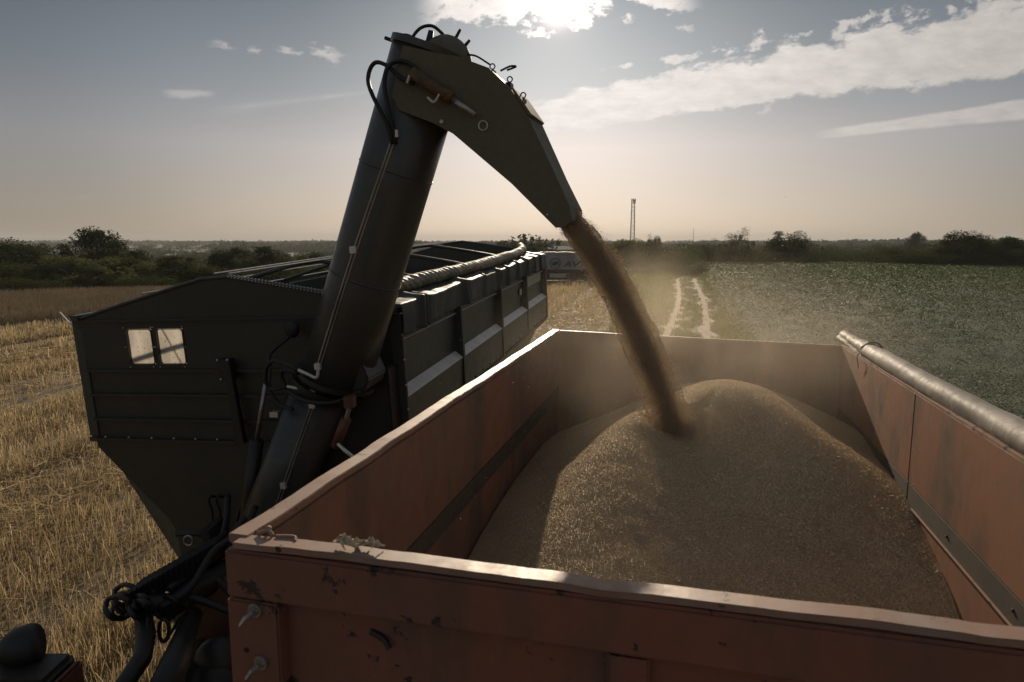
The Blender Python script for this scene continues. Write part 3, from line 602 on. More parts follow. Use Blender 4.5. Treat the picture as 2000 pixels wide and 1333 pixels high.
def wheel(cx, cy, cz, r, wd, parent, axis=Vector((1,0,0)), nm='wheel'):
    ax = axis.normalized(); c = Vector((cx,cy,cz)); prof = [(r*.55, 0),(r*.9, -.02*wd),(r, .18*wd),(r, .82*wd),(r*.9, 1.02*wd),(r*.55, wd)]
    a = ax.cross(Vector((0,0,1))).normalized(); b2 = ax.cross(a); n = 28; vs = []; fs = []
    for (rr, o) in prof:
        for k in range(n):
            th = 2*math.pi*k/n; lug = 1.0 + (.03 if (k % 2 and rr > r*.95) else 0)
            vs.append(c + ax*(o-wd/2) + (a*math.cos(th)+b2*math.sin(th))*rr*lug)
    for i in range(len(prof)):
        j = (i+1) % len(prof)
        for k in range(n): fs.append((i*n+k, i*n+(k+1)%n, j*n+(k+1)%n, j*n+k))
    t_ = MB().add(vs, fs).build(nm, M['black'], parent)
    MB().tube([c-ax*wd*.25, c+ax*wd*.25], r*.56, 20).build('rim', M['dark'], t_)
for xx in (6.4, 7.7, 9.0): wheel(xx, TY+.3, .5, .5, .35, tr_, Vector((0,1,0)))
mb = MB(); mb.tube([(tx0+.3, TY-.03, .75),(3.4,TY-.03,.75)], .03, 5); mb.tube([(4.2,TY-.03,.78),(5.9,TY-.03,.78)], .05, 5); mb.box((3.9,TY-.05,.40),(5.6,TY+.3,.84)); mb.build('side_guard', M['steel'], tr_)
def text(body, x, z, size, y, parent, mat, shear=.25, name='lettering'):
    cu = bpy.data.curves.new(name, 'FONT'); cu.body = body; cu.size = size; cu.shear = shear; cu.extrude = .006; cu.offset = .018; cu.align_x = 'LEFT'
    t_ = bpy.data.objects.new(name, cu); COL.objects.link(t_); dg = bpy.context.evaluated_depsgraph_get(); me = bpy.data.meshes.new_from_object(t_.evaluated_get(dg)); bpy.data.objects.remove(t_); me.materials.clear(); me.materials.append(mat)
    o = bpy.data.objects.new(name, me); COL.objects.link(o); o.parent = parent; o.rotation_euler = (math.pi/2,0,0); o.location = Vector((x,y,z)) - wloc(parent); o.scale = (1.55, 1, 1); return o
pA = at(1100, 521, TY); text('AVTOK', pA.x, pA.z-.02, .78, TY-.055, tr_, M['letter'])
pc = at(1084, 515, TY); mb = MB(); mb.tube([(pc.x+.52*math.cos(a), TY-.055, pc.z+.52*math.sin(a)) for a in [2*math.pi*k/32 for k in range(32)]], .035, 6, closed=True)
def tri(mb, pts): mb.prism(pts, TY-.075, TY-.048, lambda q, o: (pc.x+q[0], o, pc.z+q[1]))
tri(mb, [(-.40,.04),(.02,.04),(.02,.11),(-.40,.11)]); tri(mb, [(.02,-.04),(.38,.075),(.02,.26)]); tri(mb, [(-.02,-.11),(.40,-.11),(.40,-.04),(-.02,-.04)]); tri(mb, [(-.02,.04),(-.36,-.075),(-.02,-.30)])
mb.build('emblem', M['letter'], tr_)
pl = at(1062, 513, TY); mb = MB()
mb.prism([(-.45,-.25),(.05,.3),(.18,.1),(-.05,-.25)], TY-.075, TY-.05, lambda q, o: (pl.x+q[0], o, pl.z+q[1])); mb.prism([(-.5,-.36),(.35,-.36),(.38,-.30),(-.5,-.30)], TY-.075, TY-.05, lambda q, o: (pl.x+q[0], o, pl.z+q[1])); mb.build('emblem', M['letter'], tr_)
# ------------------------------------------------------------------ grain cart
E1 = Vector((0.21181373,0.97640413,0.04207042)); E2 = Vector((0.97607009,-0.21351666,0.04120464)); E3 = Vector((-0.04921512,-0.03233597,0.99826462)); OC = Vector((-3.48302914,5.42926304,3.37949159))
def C(a, b, c): return OC + E2*a + E1*b + E3*c
def Cp(q, o): return C(q[0], o, q[1])          # front-face polygon, extruded along the cart
def Cs(q, o): return C(o, q[0], q[1])          # side polygon
cart = empty('grain_cart', (OC.x+1.3, OC.y+3, 0), 'dark green grain cart with unloading auger raised over the orange trailer', 'grain cart')
WC, LC = 2.7, 6.28
def gable(a): return (.055 if a > 1.35 else 0) + .305*max(0, 1-abs(a-1.33)/1.33) if True else 0
gp = [(0,0.0)] + [(a, gz_) for a, gz_ in ((.45,.115),(.9,.225),(1.183,.292),(1.403,.300),(1.75,.243),(2.15,.171),(2.7,.058))]
fp = MB()
fp.prism([(-.02,-.006)] + [(a, c+.0) for a, c in gp][1:] + [(2.7,-.006)], 0, .03, Cp)
fp.prism([(0,-.012),(2.70,-.012),(2.70,-.075),(0,-.075)], 0, .03, Cp)                    # around the windows
fp.prism([(0,-.0755),(.44,-.0755),(.44,-.362),(.045,-.362)], .001, .03, Cp); fp.prism([(.676,-.0755),(.712,-.0755),(.712,-.362),(.676,-.362)], .001, .03, Cp)
fp.prism([(.958,-.0755),(2.70,-.0755),(2.70,-.362),(.958,-.362)], .001, .03, Cp); fp.prism([(.01,-.3625),(2.70,-.3625),(2.70,-.40),(.015,-.40)], 0, .03, Cp)
fp.prism([(.015,-.412),(2.7,-.412),(2.69,-.60),(.02,-.60)], .012, .04, Cp); fp.prism([(.02,-.612),(2.69,-.612),(2.69,-.805),(.03,-.805)], .012, .04, Cp)
fp.prism([(.03,-.817),(2.69,-.817),(2.69,-.975),(0,-.975)], .012, .04, Cp)
fp.prism([(0.0,-.985),(2.69,-.985),(2.69,-1.05),(2.1,-1.68),(2.05,-2.35),(.66,-2.35),(.643,-1.776),(.587,-1.666),(0.0,-1.05)], .006, .035, Cp)
front_panel = fp.build('front_panel', M['cart'], cart)
# ribs standing proud of the front
for c0 in (-.400, -.600, -.805, -.975):
    MB().prism([(.03,c0+.006),(2.68,c0+.006),(2.68,c0-.018),(.03,c0-.018)], -.028, .012, Cp).build('front_rib', M['cart'], cart, bevel=.003)
mb = MB(); mb.prism([(-.03,.004),(2.72,.004),(2.72,-.014),(-.03,-.014)], -.018, -.001, Cp); mb.build('eave_strip', M['cart'], cart)
mb = MB(); mb.prism([(.30,-.034),(2.5,-.03),(2.5,-.040),(.30,-.045)], -.008, -.001, Cp); mb.build('seam_strip', M['cart'], cart)
# windows
for (a0, a1) in ((.447,.669),(.719,.951)):
    n = []; rad = .022; c0, c1 = -.355, -.082
    inner = []
    for (cx, cy, s) in ((a1-rad, c1-rad, 0),(a0+rad, c1-rad, 90),(a0+rad, c0+rad, 180),(a1-rad, c0+rad, 270)):
        for k in range(5): th = R(s+k*22.5); inner.append((cx+rad*math.cos(th), cy+rad*math.sin(th)))
    outer = []
    for (px_, py_) in inner:
        outer.append((a1+.007 if px_ > (a0+a1)/2 else a0-.007, c1+.006 if py_ > (c0+c1)/2 else c0-.006))
    N_ = len(inner); mb = MB(); vs = [C(q[0], -.006, q[1]) for q in inner] + [C(q[0], -.006, q[1]) for q in outer] + [C(q[0], .02, q[1]) for q in inner]
    mb.add(vs, [(i, (i+1)%N_, (i+1)%N_+N_, i+N_) for i in range(N_)] + [(i, i+2*N_, (i+1)%N_+2*N_, (i+1)%N_) for i in range(N_)])
    fr = mb.build('window', M['cart'], cart)
    MB().prism([(a0-.003,c0-.003),(a1+.003,c0-.003),(a1+.003,c1+.003),(a0-.003,c1+.003)], .021, .025, Cp).build('pane', M['window'], fr)
    for q in ((a0-.018,c1+.02),(a1+.012,c1+.02),(a0-.0,c0-.022),(a1-.01,c0-.022),(a0-.02,(c0+c1)/2),(a1+.02,(c0+c1)/2)): MB().ball((q[0],-.008,q[1]), .006, 8, 4, T=C).build('rivet', M['zinc'], fr)
for k in range(9): MB().ball((.13+k*.208+.02*math.sin(k*7), -.032, -.955), .0085, 8, 5, T=C).build('bolt', M['zinc'], front_panel)
# bracket with long bar
mb = MB(); mb.prism([(1.255,-.31),(1.375,-.31),(1.375,-.475),(1.255,-.475)], -.05, -.001, Cp); br = mb.build('bracket', M['dark'], cart, bevel=.004)
for q in ((1.27,-.315),(1.355,-.315),(1.28,-.465),(1.362,-.468)): MB().ball((q[0],-.056,q[1]), .010, 8, 5, T=C).build('bolt', M['zinc'], br)
mb = MB(); mb.prism([(1.355,-.32),(1.40,-.32),(1.44,-.96),(1.36,-.96)], -.10, -.052, Cp); mb.build('support_bar', M['dark'], cart, bevel=.004)
MB().tube([C(-.13,-.02,.075), C(-.055,-.02,-.01), C(-.03,-.02,-.025)], .0065, 6).build('latch_hook', M['zinc'], cart)
# sides: bays between posts
posts = [0, 1.505, 3.14, 4.69, 6.28]
def side_bay(a, sgn, b0, b1, top=-.02):
    prof = [(0,top),(-.004,-.20),(.0,-.205),(-.014,-.215),(-.030,-.560),(.044,-.618),(.030,-.93),(0,-.95)]
    inn = [(-.035,-.95),(-.035,top)]; P = [(a+sgn*q[0], q[1]) for q in prof] + [(a+sgn*q[0], q[1]) for q in inn]
    return MB().prism(P, b0, b1, lambda q, o: C(q[0], o, q[1]))
for i in range(4):
    side_bay(2.7, 1, posts[i]+.03, posts[i+1]-.03).build('side_panel', M['cart_side'], cart)
    side_bay(0.0, -1, posts[i]+.03, posts[i+1]-.03).build('side_panel', M['cart_side'], cart)
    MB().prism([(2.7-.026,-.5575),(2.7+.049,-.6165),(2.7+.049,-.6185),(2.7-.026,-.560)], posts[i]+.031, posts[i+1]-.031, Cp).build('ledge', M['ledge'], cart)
    MB().prism([(2.7-.004,-.1985),(2.7+.008,-.2035),(2.7+.008,-.2065),(2.7-.004,-.2045)], posts[i]+.031, posts[i+1]-.031, Cp).build('ledge', M['ledge'], cart)  # thin upper fold, its highlight painted in with the same pale colour
for b0 in posts:
    for a0, a1 in ((2.665, 2.755), (-.055, .035)):
        MB().box((a0,max(b0-.03,.0002),-.96),(a1,b0+.03,.0), C).build('side_post', M['cart_side'], cart, bevel=.004)
for a0, a1 in ((2.66, 2.735), (-.035, .04)):
    MB().box((a0,-.03,-1.0),(a1,6.31,-.962), C).build('bottom_rail', M['cart_side'], cart, bevel=.003)
    MB().box((a0,-.03,.002),(a1,6.31,.045), C).build('top_rail', M['cart_side'], cart, bevel=.003)
for b0 in (.35,.62,.9,1.2,1.9,2.2,2.5,2.8,3.5,3.8,4.1,4.4,5.1,5.4,5.7,6.0): MB().ball((2.733, b0, -.905), .011, 6, 4, T=C).build('bolt', M['dark'], cart)
for c0 in (-.15,-.33,-.52,-.70,-.86): MB().ball((2.757, 0.0, c0), .010, 6, 4, T=C).build('bolt', M['zinc'], cart)
MB().prism([(4.40,-.30),(4.54,-.30),(4.54,-.38),(4.40,-.38)], 2.70, 2.704, lambda q, o: C(o, q[0], q[1])).build('sticker', M['plate'], cart)
mb = MB()
for k in range(14): mb.prism([(4.84+k*.085,-.20),(4.90+k*.085,-.20),(4.90+k*.085,-.33),(4.84+k*.085,-.33)], 2.698, 2.706, lambda q, o: C(o, q[0], q[1]))
mb.build('reflector_strip', M['plate'], cart)
# rear panel, inner lining, floor, hopper
rp = MB(); rp.prism([(0,-.95)] + [(a, c) for a, c in gp] + [(2.7,-.95)], 6.25, 6.28, Cp); rp.build('rear_panel', M['cart_side'], cart)
hp = MB(); v8 = [C(.0,.04,-.97),C(2.66,.04,-.97),C(2.66,6.25,-.97),C(.0,6.25,-.97),C(.66,.06,-2.2),C(2.05,.06,-2.2),C(2.05,5.4,-2.2),C(.66,5.4,-2.2)]
hp.add(v8, [(0,1,5,4),(1,2,6,5),(2,3,7,6),(3,0,4,7),(4,5,6,7)]); hp.build('hopper', M['cart_in'], cart)
# roof bows and ridge straps
for b0 in (1.5, 3.1, 4.7):
    MB().tube([C(.02,b0,.03), C(.5,b0,.16), C(1.10,b0,.298), C(1.28,b0,.318), C(1.45,b0,.312), C(2.1,b0,.19), C(2.66,b0,.06)], .021, 8).build('roof_bow', M['cart_side'], cart, smooth=True)
for (a0, c0) in ((.62,.20),(1.28,.335),(1.40,.33)):
    MB().tube([C(a0,.02,c0), C(a0,3.1,c0+.015), C(a0,6.26,c0)], .008, 6).build('roof_strap', M['steel'], cart)
gt = MB()
for i in range(len(gp)-1):
    (a0,c0),(a1,c1) = gp[i], gp[i+1]; gt.tube([C(a0,-.005,c0+.008), C(a1,-.005,c1+.008)], .013, 8)
gt.build('gable_edge_bead', M['cart_side'], cart); gt2 = MB()
for i in range(len(gp)-1):
    (a0,c0),(a1,c1) = gp[i], gp[i+1]; gt2.tube([C(a0,6.27,c0+.01), C(a1,6.27,c1+.01)], .02, 8)
gt2.build('gable_edge_bead', M['cart_side'], cart)
# bright rope lacing on the gable edge
rl = MB()
for k in range(46):
    s = k/45.; a0 = 1.42 + s*1.25; c0 = .300 - (a0-1.403)*.187
    rl.tube([C(a0,-.022,c0+.012), C(a0+.012,.02,c0+.026)], .005, 5)
rl.build('lacing', M['zinc'], cart)
# draped tarpaulin on the right edge
nb, nk = 420, 26; b_ = np.linspace(-.01, 6.3, nb)[:,None]; k_ = np.linspace(0,1,nk)[None,:]
def roll_a(b): return 2.46 + .17*np.sin(np.clip(b/6.3,0,1)*math.pi)**.8 - .10*np.clip((b-5)/1.3,0,1)**2
hem = -.155 + .045*np.exp(-((b_-1.5)/.9)**2) - .035*np.sin(b_*1.1)*.6
sh = .55                                   # share of the width lying on top
ra = roll_a(b_); top = np.clip(k_/sh, 0, 1); dn = np.clip((k_-sh)/(1-sh), 0, 1)
A_ = ra*(1-top) + 2.765*top + .012*dn; Cc = (.115*(1-top) + .068*top) + (hem-.068)*dn
fold = (fbm(b_*2.4 + k_*1.2, k_*1.5, 3, 81)-.5) ; fold2 = (vnoise(b_*16 + 3*k_, k_*.9, 83)-.5); fold3 = np.abs(vnoise(b_*3.1+.6*k_, k_*.3, 85)-.5)
for fb_, fw_, fa_ in ((.42,.05,.05),(.55,.035,.04),(1.62,.06,.055),(1.74,.03,.035),(2.4,.03,.02),(3.0,.05,.045),(3.5,.04,.035),(4.1,.03,.03),(4.72,.05,.045),(5.2,.04,.035),(5.7,.035,.04)):
    gk = np.exp(-((b_ - fb_ + .10*(k_-.5))/fw_)**2)*fa_; A_ = A_ + gk*(.3+.7*k_) - np.exp(-((b_-fb_-1.8*fw_+.10*(k_-.5))/fw_)**2)*fa_*.5*(k_ > .1); Cc = Cc + gk*.5*(1-dn)
amp = .25 + .75*dn
A_ = A_ + (fold*.07 + fold2*.009 - fold3*.05)*amp*(.4+.6*(k_ > .05)); Cc = Cc + (fold*.04 + fold2*.006)*(1-.6*dn)
Pw = np.array(OC)[None,None] + A_[...,None]*np.array(E2) + (b_+0*k_)[...,None]*np.array(E1) + Cc[...,None]*np.array(E3)
tp = grid('tarpaulin', Pw[...,0], Pw[...,1], Pw[...,2], M['tarp_green'], cart); sm = tp.modifiers.new('thickness', 'SOLIDIFY'); sm.thickness = .004
nb, nk = 520, 22; bb = np.linspace(.25, 6.75, nb); th = np.linspace(0, 2*math.pi, nk)
rr = .062 + .010*(fbm(bb[:,None]*7 + th[None]*.9, np.sin(th)[None]*1.2, 3, 91)-.5)*2 + .004*np.sin(bb[:,None]*60+2*np.sin(th)[None]*3+6*vnoise(bb*4,bb*0,3)[:,None])
ca = np.where(bb < 6.2, roll_a(bb), roll_a(bb) - (bb-6.2)*.18); cc = .155 + .02*np.clip((bb-4.8)/1.5,0,1)
A_ = ca[:,None] + rr*np.cos(th)[None]; Cc = cc[:,None] + rr*np.sin(th)[None]
Pw = np.array(OC)[None,None] + A_[...,None]*np.array(E2) + (bb[:,None]+0*th[None])[...,None]*np.array(E1) + Cc[...,None]*np.array(E3)
tr2 = grid('tarp_roll', Pw[...,0], Pw[...,1], Pw[...,2], M['tarp_tube'], cart)
MB().ball((float(ca[-1]), 6.75, float(cc[-1])), .066, 12, 6, (1,.2,1), C).build('roll_end', M['dark'], tr2)
MB().ball((float(ca[0]), .25, float(cc[0])), .066, 12, 6, (1,.2,1), C).build('roll_end', M['dark'], tr2)
MB().tube([C(2.75,3.02,-.16), C(2.78,3.02,-.05), C(2.79,3.03,.03), C(2.77,3.04,-.13)], .006, 6).build('tarp_strap', M['black'], cart)
# chassis and wheels
mb = MB(); mb.box((.75,-.3,-2.5),(.95,6.0,-2.3), C); mb.box((1.75,-.3,-2.5),(1.95,6.0,-2.3), C); mb.box((.3,3.9,-2.62),(2.4,4.1,-2.45), C); mb.box((.3,5.3,-2.62),(2.4,5.5,-2.45), C); mb.build('chassis', M['dark'], cart, bevel=.01)
for bq in (2.6, 4.3):
    for aq in (.25, 2.45): p = C(aq, bq, 0); wheel(p.x, p.y, .72, .72, .5, cart, E2)
# ---- auger
RT = .235
t0 = C(2.405,-.36,-.36); t1 = C(3.225,-.36,1.64)
aug = MB(); n = 48; ax = (t1-t0).normalized()
aug.tube([t0 - ax*.05, t0 + (t1-t0)*.3, t0 + (t1-t0)*.6, t1 + ax*.02], RT, n)
auger = aug.build('auger_tube', M['auger'], cart, smooth=True)
for p_ in auger.data.polygons:
    if len(p_.vertices) > 4: p_.use_smooth = False
mb = MB(); mb.tube([t0 - ax*.03, t0 + ax*.0], RT+.035, n); mb.build('flange', M['dark'], auger)
mb = MB(); mb.tube([t1 - ax*.01, t1 + ax*.03], RT+.012, n); mb.build('end_ring', M['auger'], auger)
for k_s in (.33, .66):
    pm = t0 + (t1-t0)*k_s; MB().tube([pm - ax*.006, pm + ax*.006], RT+.003, n).build('weld_seam', M['auger'], auger, smooth=True)
q0 = C(2.28,-.30,-.43); q1 = C(1.52,-.30,-1.85); lower = MB().tube([q1, q0], .20, 36).build('lower_auger_tube', M['auger'], cart, smooth=True)
mb = MB(); mb.tube([q0 - (q0-q1).normalized()*.05, q0 + (q0-q1).normalized()*.01], .245, 36); mb.build('flange', M['dark'], lower)
# dark sump behind the tubes at the cart corner
mb = MB(); mb.prism([(1.95,-.35),(2.70,-.35),(2.70,-1.3),(2.2,-2.3),(1.5,-2.3),(1.65,-1.2)], -.18, -.002, Cp); mb.build('auger_housing', M['dark'], cart, bevel=.01)
mb = MB(); mb.prism([(2.2,-.32),(2.66,-.25),(2.7,-.36),(2.66,-.44),(2.2,-.46)], -.50, -.20, Cp); mb.build('pivot_plate', M['dark'], cart, bevel=.01)
# twin hydraulic lines on the tubes with clamps
def lines(pts, b, parent, gap=.020):
    P = [C(q[0], b, q[1]) for q in pts]; d = (P[-1]-P[0]).normalized(); s = d.cross(E1).normalized()
    for g_ in (-gap/2, gap/2): MB().tube([p+s*g_ for p in P], .0055, 6).build('hydraulic_line', M['steel'], parent)
def clampb(q, b, parent): MB().box((q[0]-.022,b-.014,q[1]-.022),(q[0]+.022,b+.012,q[1]+.022), C).build('pipe_clamp', M['zinc'], parent, bevel=.004)
lines([(3.058,1.17),(2.73,.485),(2.405,-.245)], -.595, auger)
for q in ((3.052,1.155),(2.722,.49),(2.404,-.245)): clampb(q, -.603, auger)
lines([(2.290,-.515),(2.0,-1.115),(1.80,-1.53)], -.50, lower)
for q in ((2.283,-.53),(2.00,-1.11)): clampb(q, -.51, lower)
mb = MB(); mb.tube([C(2.405,-.6,-.26), C(2.385,-.6,-.32), C(2.33,-.6,-.30), C(2.26,-.6,-.27)], .011, 8); mb.tube([C(2.30,-.52,-.50), C(2.31,-.52,-.44), C(2.22,-.52,-.42), C(2.12,-.52,-.40)], .011, 8); mb.build('elbow_fitting', M['zinc'], auger)
hz_ = MB()
hz_.tube([C(2.26,-.6,-.27), C(2.05,-.55,-.22), C(1.95,-.5,-.36), C(2.02,-.5,-.52), C(2.16,-.55,-.55)], .013, 8)
hz_.tube([C(2.24,-.58,-.29), C(2.08,-.5,-.30), C(2.1,-.5,-.42), C(2.3,-.62,-.47), C(2.5,-.62,-.48), C(2.64,-.5,-.43)], .015, 8)
hz_.tube([C(2.12,-.52,-.40), C(1.98,-.5,-.42), C(1.93,-.4,-.30), C(1.88,-.3,-.22), C(1.98,-.2,-.12)], .012, 8)
hz_.build('hose', M['black'], auger, smooth=True)
hh = MB(); hh.tube([C(3.03,-.60,1.10), C(3.02,-.63,1.2), C(2.93,-.62,1.40), C(2.905,-.58,1.50), C(2.95,-.58,1.565), C(3.03,-.6,1.54), C(3.12,-.62,1.46), C(3.2,-.63,1.42)], .0125, 8)
hh.tube([C(3.05,-.60,1.10), C(3.04,-.63,1.25), C(3.02,-.63,1.42), C(3.05,-.62,1.53), C(3.14,-.62,1.55), C(3.22,-.62,1.50)], .0125, 8); hh.build('hose', M['black'], auger, smooth=True)
# folding cylinder low on the tube (orange), rod cylinder beside it
mb = MB(); mb.tube([C(2.45,-.56,-.80), C(2.555,-.58,-.60)], .034, 14); cy = mb.build('pivot_cylinder', M['hitch_orange'], cart, smooth=True)
MB().tube([C(2.555,-.58,-.60), C(2.60,-.59,-.50)], .015, 10).build('rod', M['steel'], cy); MB().box((2.57,-.63,-.52),(2.63,-.56,-.44), C).build('clevis', M['hitch_orange'], cy, bevel=.005)
MB().tube([C(2.50,-.62,-.76), C(2.56,-.64,-.80), C(2.60,-.63,-.84)], .012, 6).build('fitting', M['zinc'], cy)
mb = MB(); mb.tube([C(1.515,-.33,-1.60), C(1.69,-.30,-.86)], .052, 16); cy2 = mb.build('lift_cylinder', M['dark'], cart, smooth=True)
MB().tube([C(1.69,-.30,-.86), C(1.815,-.30,-.44)], .017, 12).build('rod', M['steel'], cy2, smooth=True)
MB().box((1.66,-.06,-.72),(1.73,-.002,-.76), C).build('label_plate', M['zinc'], cart)
MB().ball((1.95,-.10,-.08), .058, 12, 8, (1,.6,1.1), C).build('work_lamp', M['black'], cart, smooth=True)
for (a0, a1) in ((1.067,.98),(1.137,1.07)):
    MB().tube([C(a0+.01,-.02,-1.44), C(a0,-.07,-1.415), C(a0-.02,-.08,-1.45), C(a0-.01,-.07,-1.58), C(a1,-.08,-1.85), C(a1-.1,-.3,-2.05)], .010, 7).build('hose', M['black'], cart, smooth=True)
MB().tube([C(1.42,-.12,-1.38), C(1.36,-.15,-1.5), C(1.31,-.15,-1.7), C(1.32,-.2,-2.0)], .011, 7).build('hose', M['black'], cart, smooth=True)
# ---- spout
SP = [(3.045,1.37),(3.14,1.64),(3.335,1.580),(3.465,1.547),(3.64,1.470),(3.761,1.344),(3.848,1.199),(3.992,.868),(4.067,.687),(4.083,.600),(4.02,.565),(3.983,.567),(3.74,.826),(3.407,1.129),(3.288,1.200),(3.09,1.285)]
sp_ = MB(); sp_.prism(SP, -.60, -.585, Cp)
BK = [(3.045,1.37),(3.14,1.64),(3.335,1.580),(3.465,1.547),(3.64,1.470),(3.764,1.342),(3.858,1.193),(4.0,.85),(4.089,.658),(4.087,.617),(4.03,.571),(3.983,.567),(3.74,.826),(3.407,1.129),(3.288,1.200),(3.09,1.285)]
sp_.prism(BK, -.165, -.15, Cp); n = len(SP)
vs = [C(q[0],-.585,q[1]) for q in SP] + [C(q[0],-.165,q[1]) for q in BK]
sp_.add(vs, [(i, (i+1)%n, (i+1)%n+n, i+n) for i in range(n) if i not in (9,10)])
spout = sp_.build('spout', M['spout'], cart, bevel=0)
mb = MB(); mb.ball((3.32,-.36,1.57), .155, 20, 12, (1,1.1,1.05), C); mb.build('gearbox_dome', M['spout'], spout, smooth=True)
for (x0,c0,x1,c1) in ((3.36,1.67,3.42,1.755),(3.42,1.64,3.475,1.69),(3.17,1.60,3.135,1.70)):
    MB().tube([C(x0,-.36,c0), C(x1,-.36,c1)], [.012,.008], 6).build('nipple', M['dark'], spout)
mb = MB(); mb.tube([C(3.12,-.45,1.60), C(3.14,-.45,1.70), C(3.19,-.42,1.77), C(3.26,-.40,1.78), C(3.32,-.38,1.73)], .010, 7)
mb.tube([C(3.02,-.42,1.68), C(3.05,-.42,1.735), C(3.12,-.42,1.735), C(3.20,-.42,1.66), C(3.24,-.42,1.60)], .009, 7)
mb.tube([C(3.21,-.40,1.60), C(3.235,-.40,1.70), C(3.25,-.40,1.755)], [.014,.022,.016], 8); mb.tube([C(2.94,-.36,1.755), C(3.01,-.36,1.725)], .012, 6); mb.build('hose', M['black'], spout, smooth=True)
# yellow cylinder and rod on the spout side
mb = MB(); mb.tube([C(3.20,-.645,1.475), C(3.425,-.655,1.315)], .036, 16); yc = mb.build('spout_cylinder', M['yellow'], cart, smooth=True)
MB().tube([C(3.425,-.655,1.315), C(3.56,-.655,1.215)], .017, 10).build('rod', M['steel'], yc, smooth=True)
MB().tube([C(3.29,-.67,1.33), C(3.33,-.68,1.30), C(3.365,-.68,1.34)], .007, 6).build('fitting', M['zinc'], yc)
MB().tube([C(3.17,-.66,1.42), C(3.20,-.67,1.47)], .009, 6).build('fitting', M['zinc'], yc)
ang = [2*math.pi*k/16 for k in range(16)]
MB().tube([C(3.589+.026*math.cos(a), -.607, 1.161+.026*math.sin(a)) for a in ang], .004, 5, closed=True).build('boss_ring', M['zinc'], spout)
MB().ball((3.345,-.61,1.20), .014, 8, 5, T=C).build('pin', M['zinc'], spout)
# latches and eyes on top of the spout
for (a0, c0, up) in ((3.615,1.49,.03),(3.715,1.41,.03),(3.79,1.315,.02)):
    mb = MB(); mb.box((a0-.015,-.48,c0-.03),(a0+.02,-.40,c0-.002), C); mb.tube([C(a0+.01+.015*math.cos(a), -.45, c0+.018+.015*math.sin(a)) for a in ang], .004, 6, closed=True); mb.build('latch', M['dark'], spout)
mb = MB(); mb.tube([C(3.46,-.4,1.60), C(3.52,-.4,1.585), C(3.60,-.4,1.53)], .006, 6); mb.tube([C(3.66,-.4,1.49), C(3.72,-.4,1.51), C(3.755,-.4,1.505), C(3.70,-.4,1.49)], .006, 6); mb.build('latch_wire', M['dark'], spout)
mb = MB(); mb.prism([(3.76,1.352),(3.775,1.352),(3.87,1.205),(3.855,1.195)], -.60, -.15, Cp); mb.build('top_plate', M['spout'], spout)
# ------------------------------------------------------------------ drawbar cluster in front of the cart (part of the cart)
mb = MB(); mb.tube([at(560,1085,4.3), at(470,1100,4.2), at(400,1140,3.9), at(330,1185,3.7), at(250,1175,3.6)], [.06,.07,.085,.075,.045], 10); hitch = mb.build('hose_arm', M['dark'], cart, smooth=True)
mb = MB()
for k in range(17):
    s = k/16.; cx = 430 - s*160; cy = 1080 + s*95; Yk = 4.05 - .4*s
    p = at(cx, cy, Yk); mb.box((p.x-.012,p.y-.10,p.z-.02),(p.x+.012,p.y+.10,p.z+.10))
mb.build('cable_chain', M['black'], hitch, bevel=.003)
for k in range(12):
    ox, oy = random.uniform(-20, 75), random.uniform(-14, 26); rr = random.uniform(12, 26); Yk = 3.5+random.random()*.3
    MB().tube([at(250+ox+rr*math.cos(a), 1172+oy+rr*math.sin(a)*random.uniform(.8,1), Yk+.06*math.sin(a*2)) for a in ang], .013+.005*random.random(), 7, closed=True).build('coiled_hose', M['black'], hitch, smooth=True)
hs_ = [((480,1010,4.3),(440,1060,4.2),(400,1110,4.0),(350,1160,3.8)), ((500,990,4.5),(470,1050,4.3),(420,1095,4.1),(330,1150,3.7)), ((540,1020,4.5),(480,1075,4.2),(430,1130,4.0),(360,1185,3.7)),
       ((425,1130,3.8),(455,1165,3.8),(480,1195,3.9)), ((475,1040,4.0),(420,1075,3.9),(370,1150,3.7),(310,1190,3.6)), ((370,1165,3.7),(400,1175,3.7),(440,1190,3.7),(478,1202,3.7)), ((445,970,4.6),(440,1030,4.4),(420,1075,4.1))]
for h_ in hs_: MB().tube([at(*q) for q in h_], .022, 8).build('hose', M['black'], hitch, smooth=True)
MB().tube([at(278,1190,3.6), at(285,1240,3.45), at(278,1285,3.3), at(235,1350,3.1), at(200,1420,3.0)], [.046,.05,.048,.046,.046], 14).build('down_pipe', M['dark'], hitch, smooth=True)
MB().tube([at(378,1200,3.7), at(345,1290,3.3), at(300,1400,3.0)], [.05,.075,.09], 10).build('drawbar', M['dark'], cart, smooth=True)
mb = MB(); mb.tube([at(320+10*math.cos(a), 1232+22*math.sin(a), 3.5) for a in ang], .010, 6, closed=True); mb.tube([at(288,1200,3.5), at(286,1250,3.4), at(276,1310,3.3)], .008, 6); mb.tube([at(355,1200,3.5), at(335,1235,3.5), at(322,1250,3.4)], .008, 6); mb.build('cable_loop', M['black'], hitch, smooth=True)
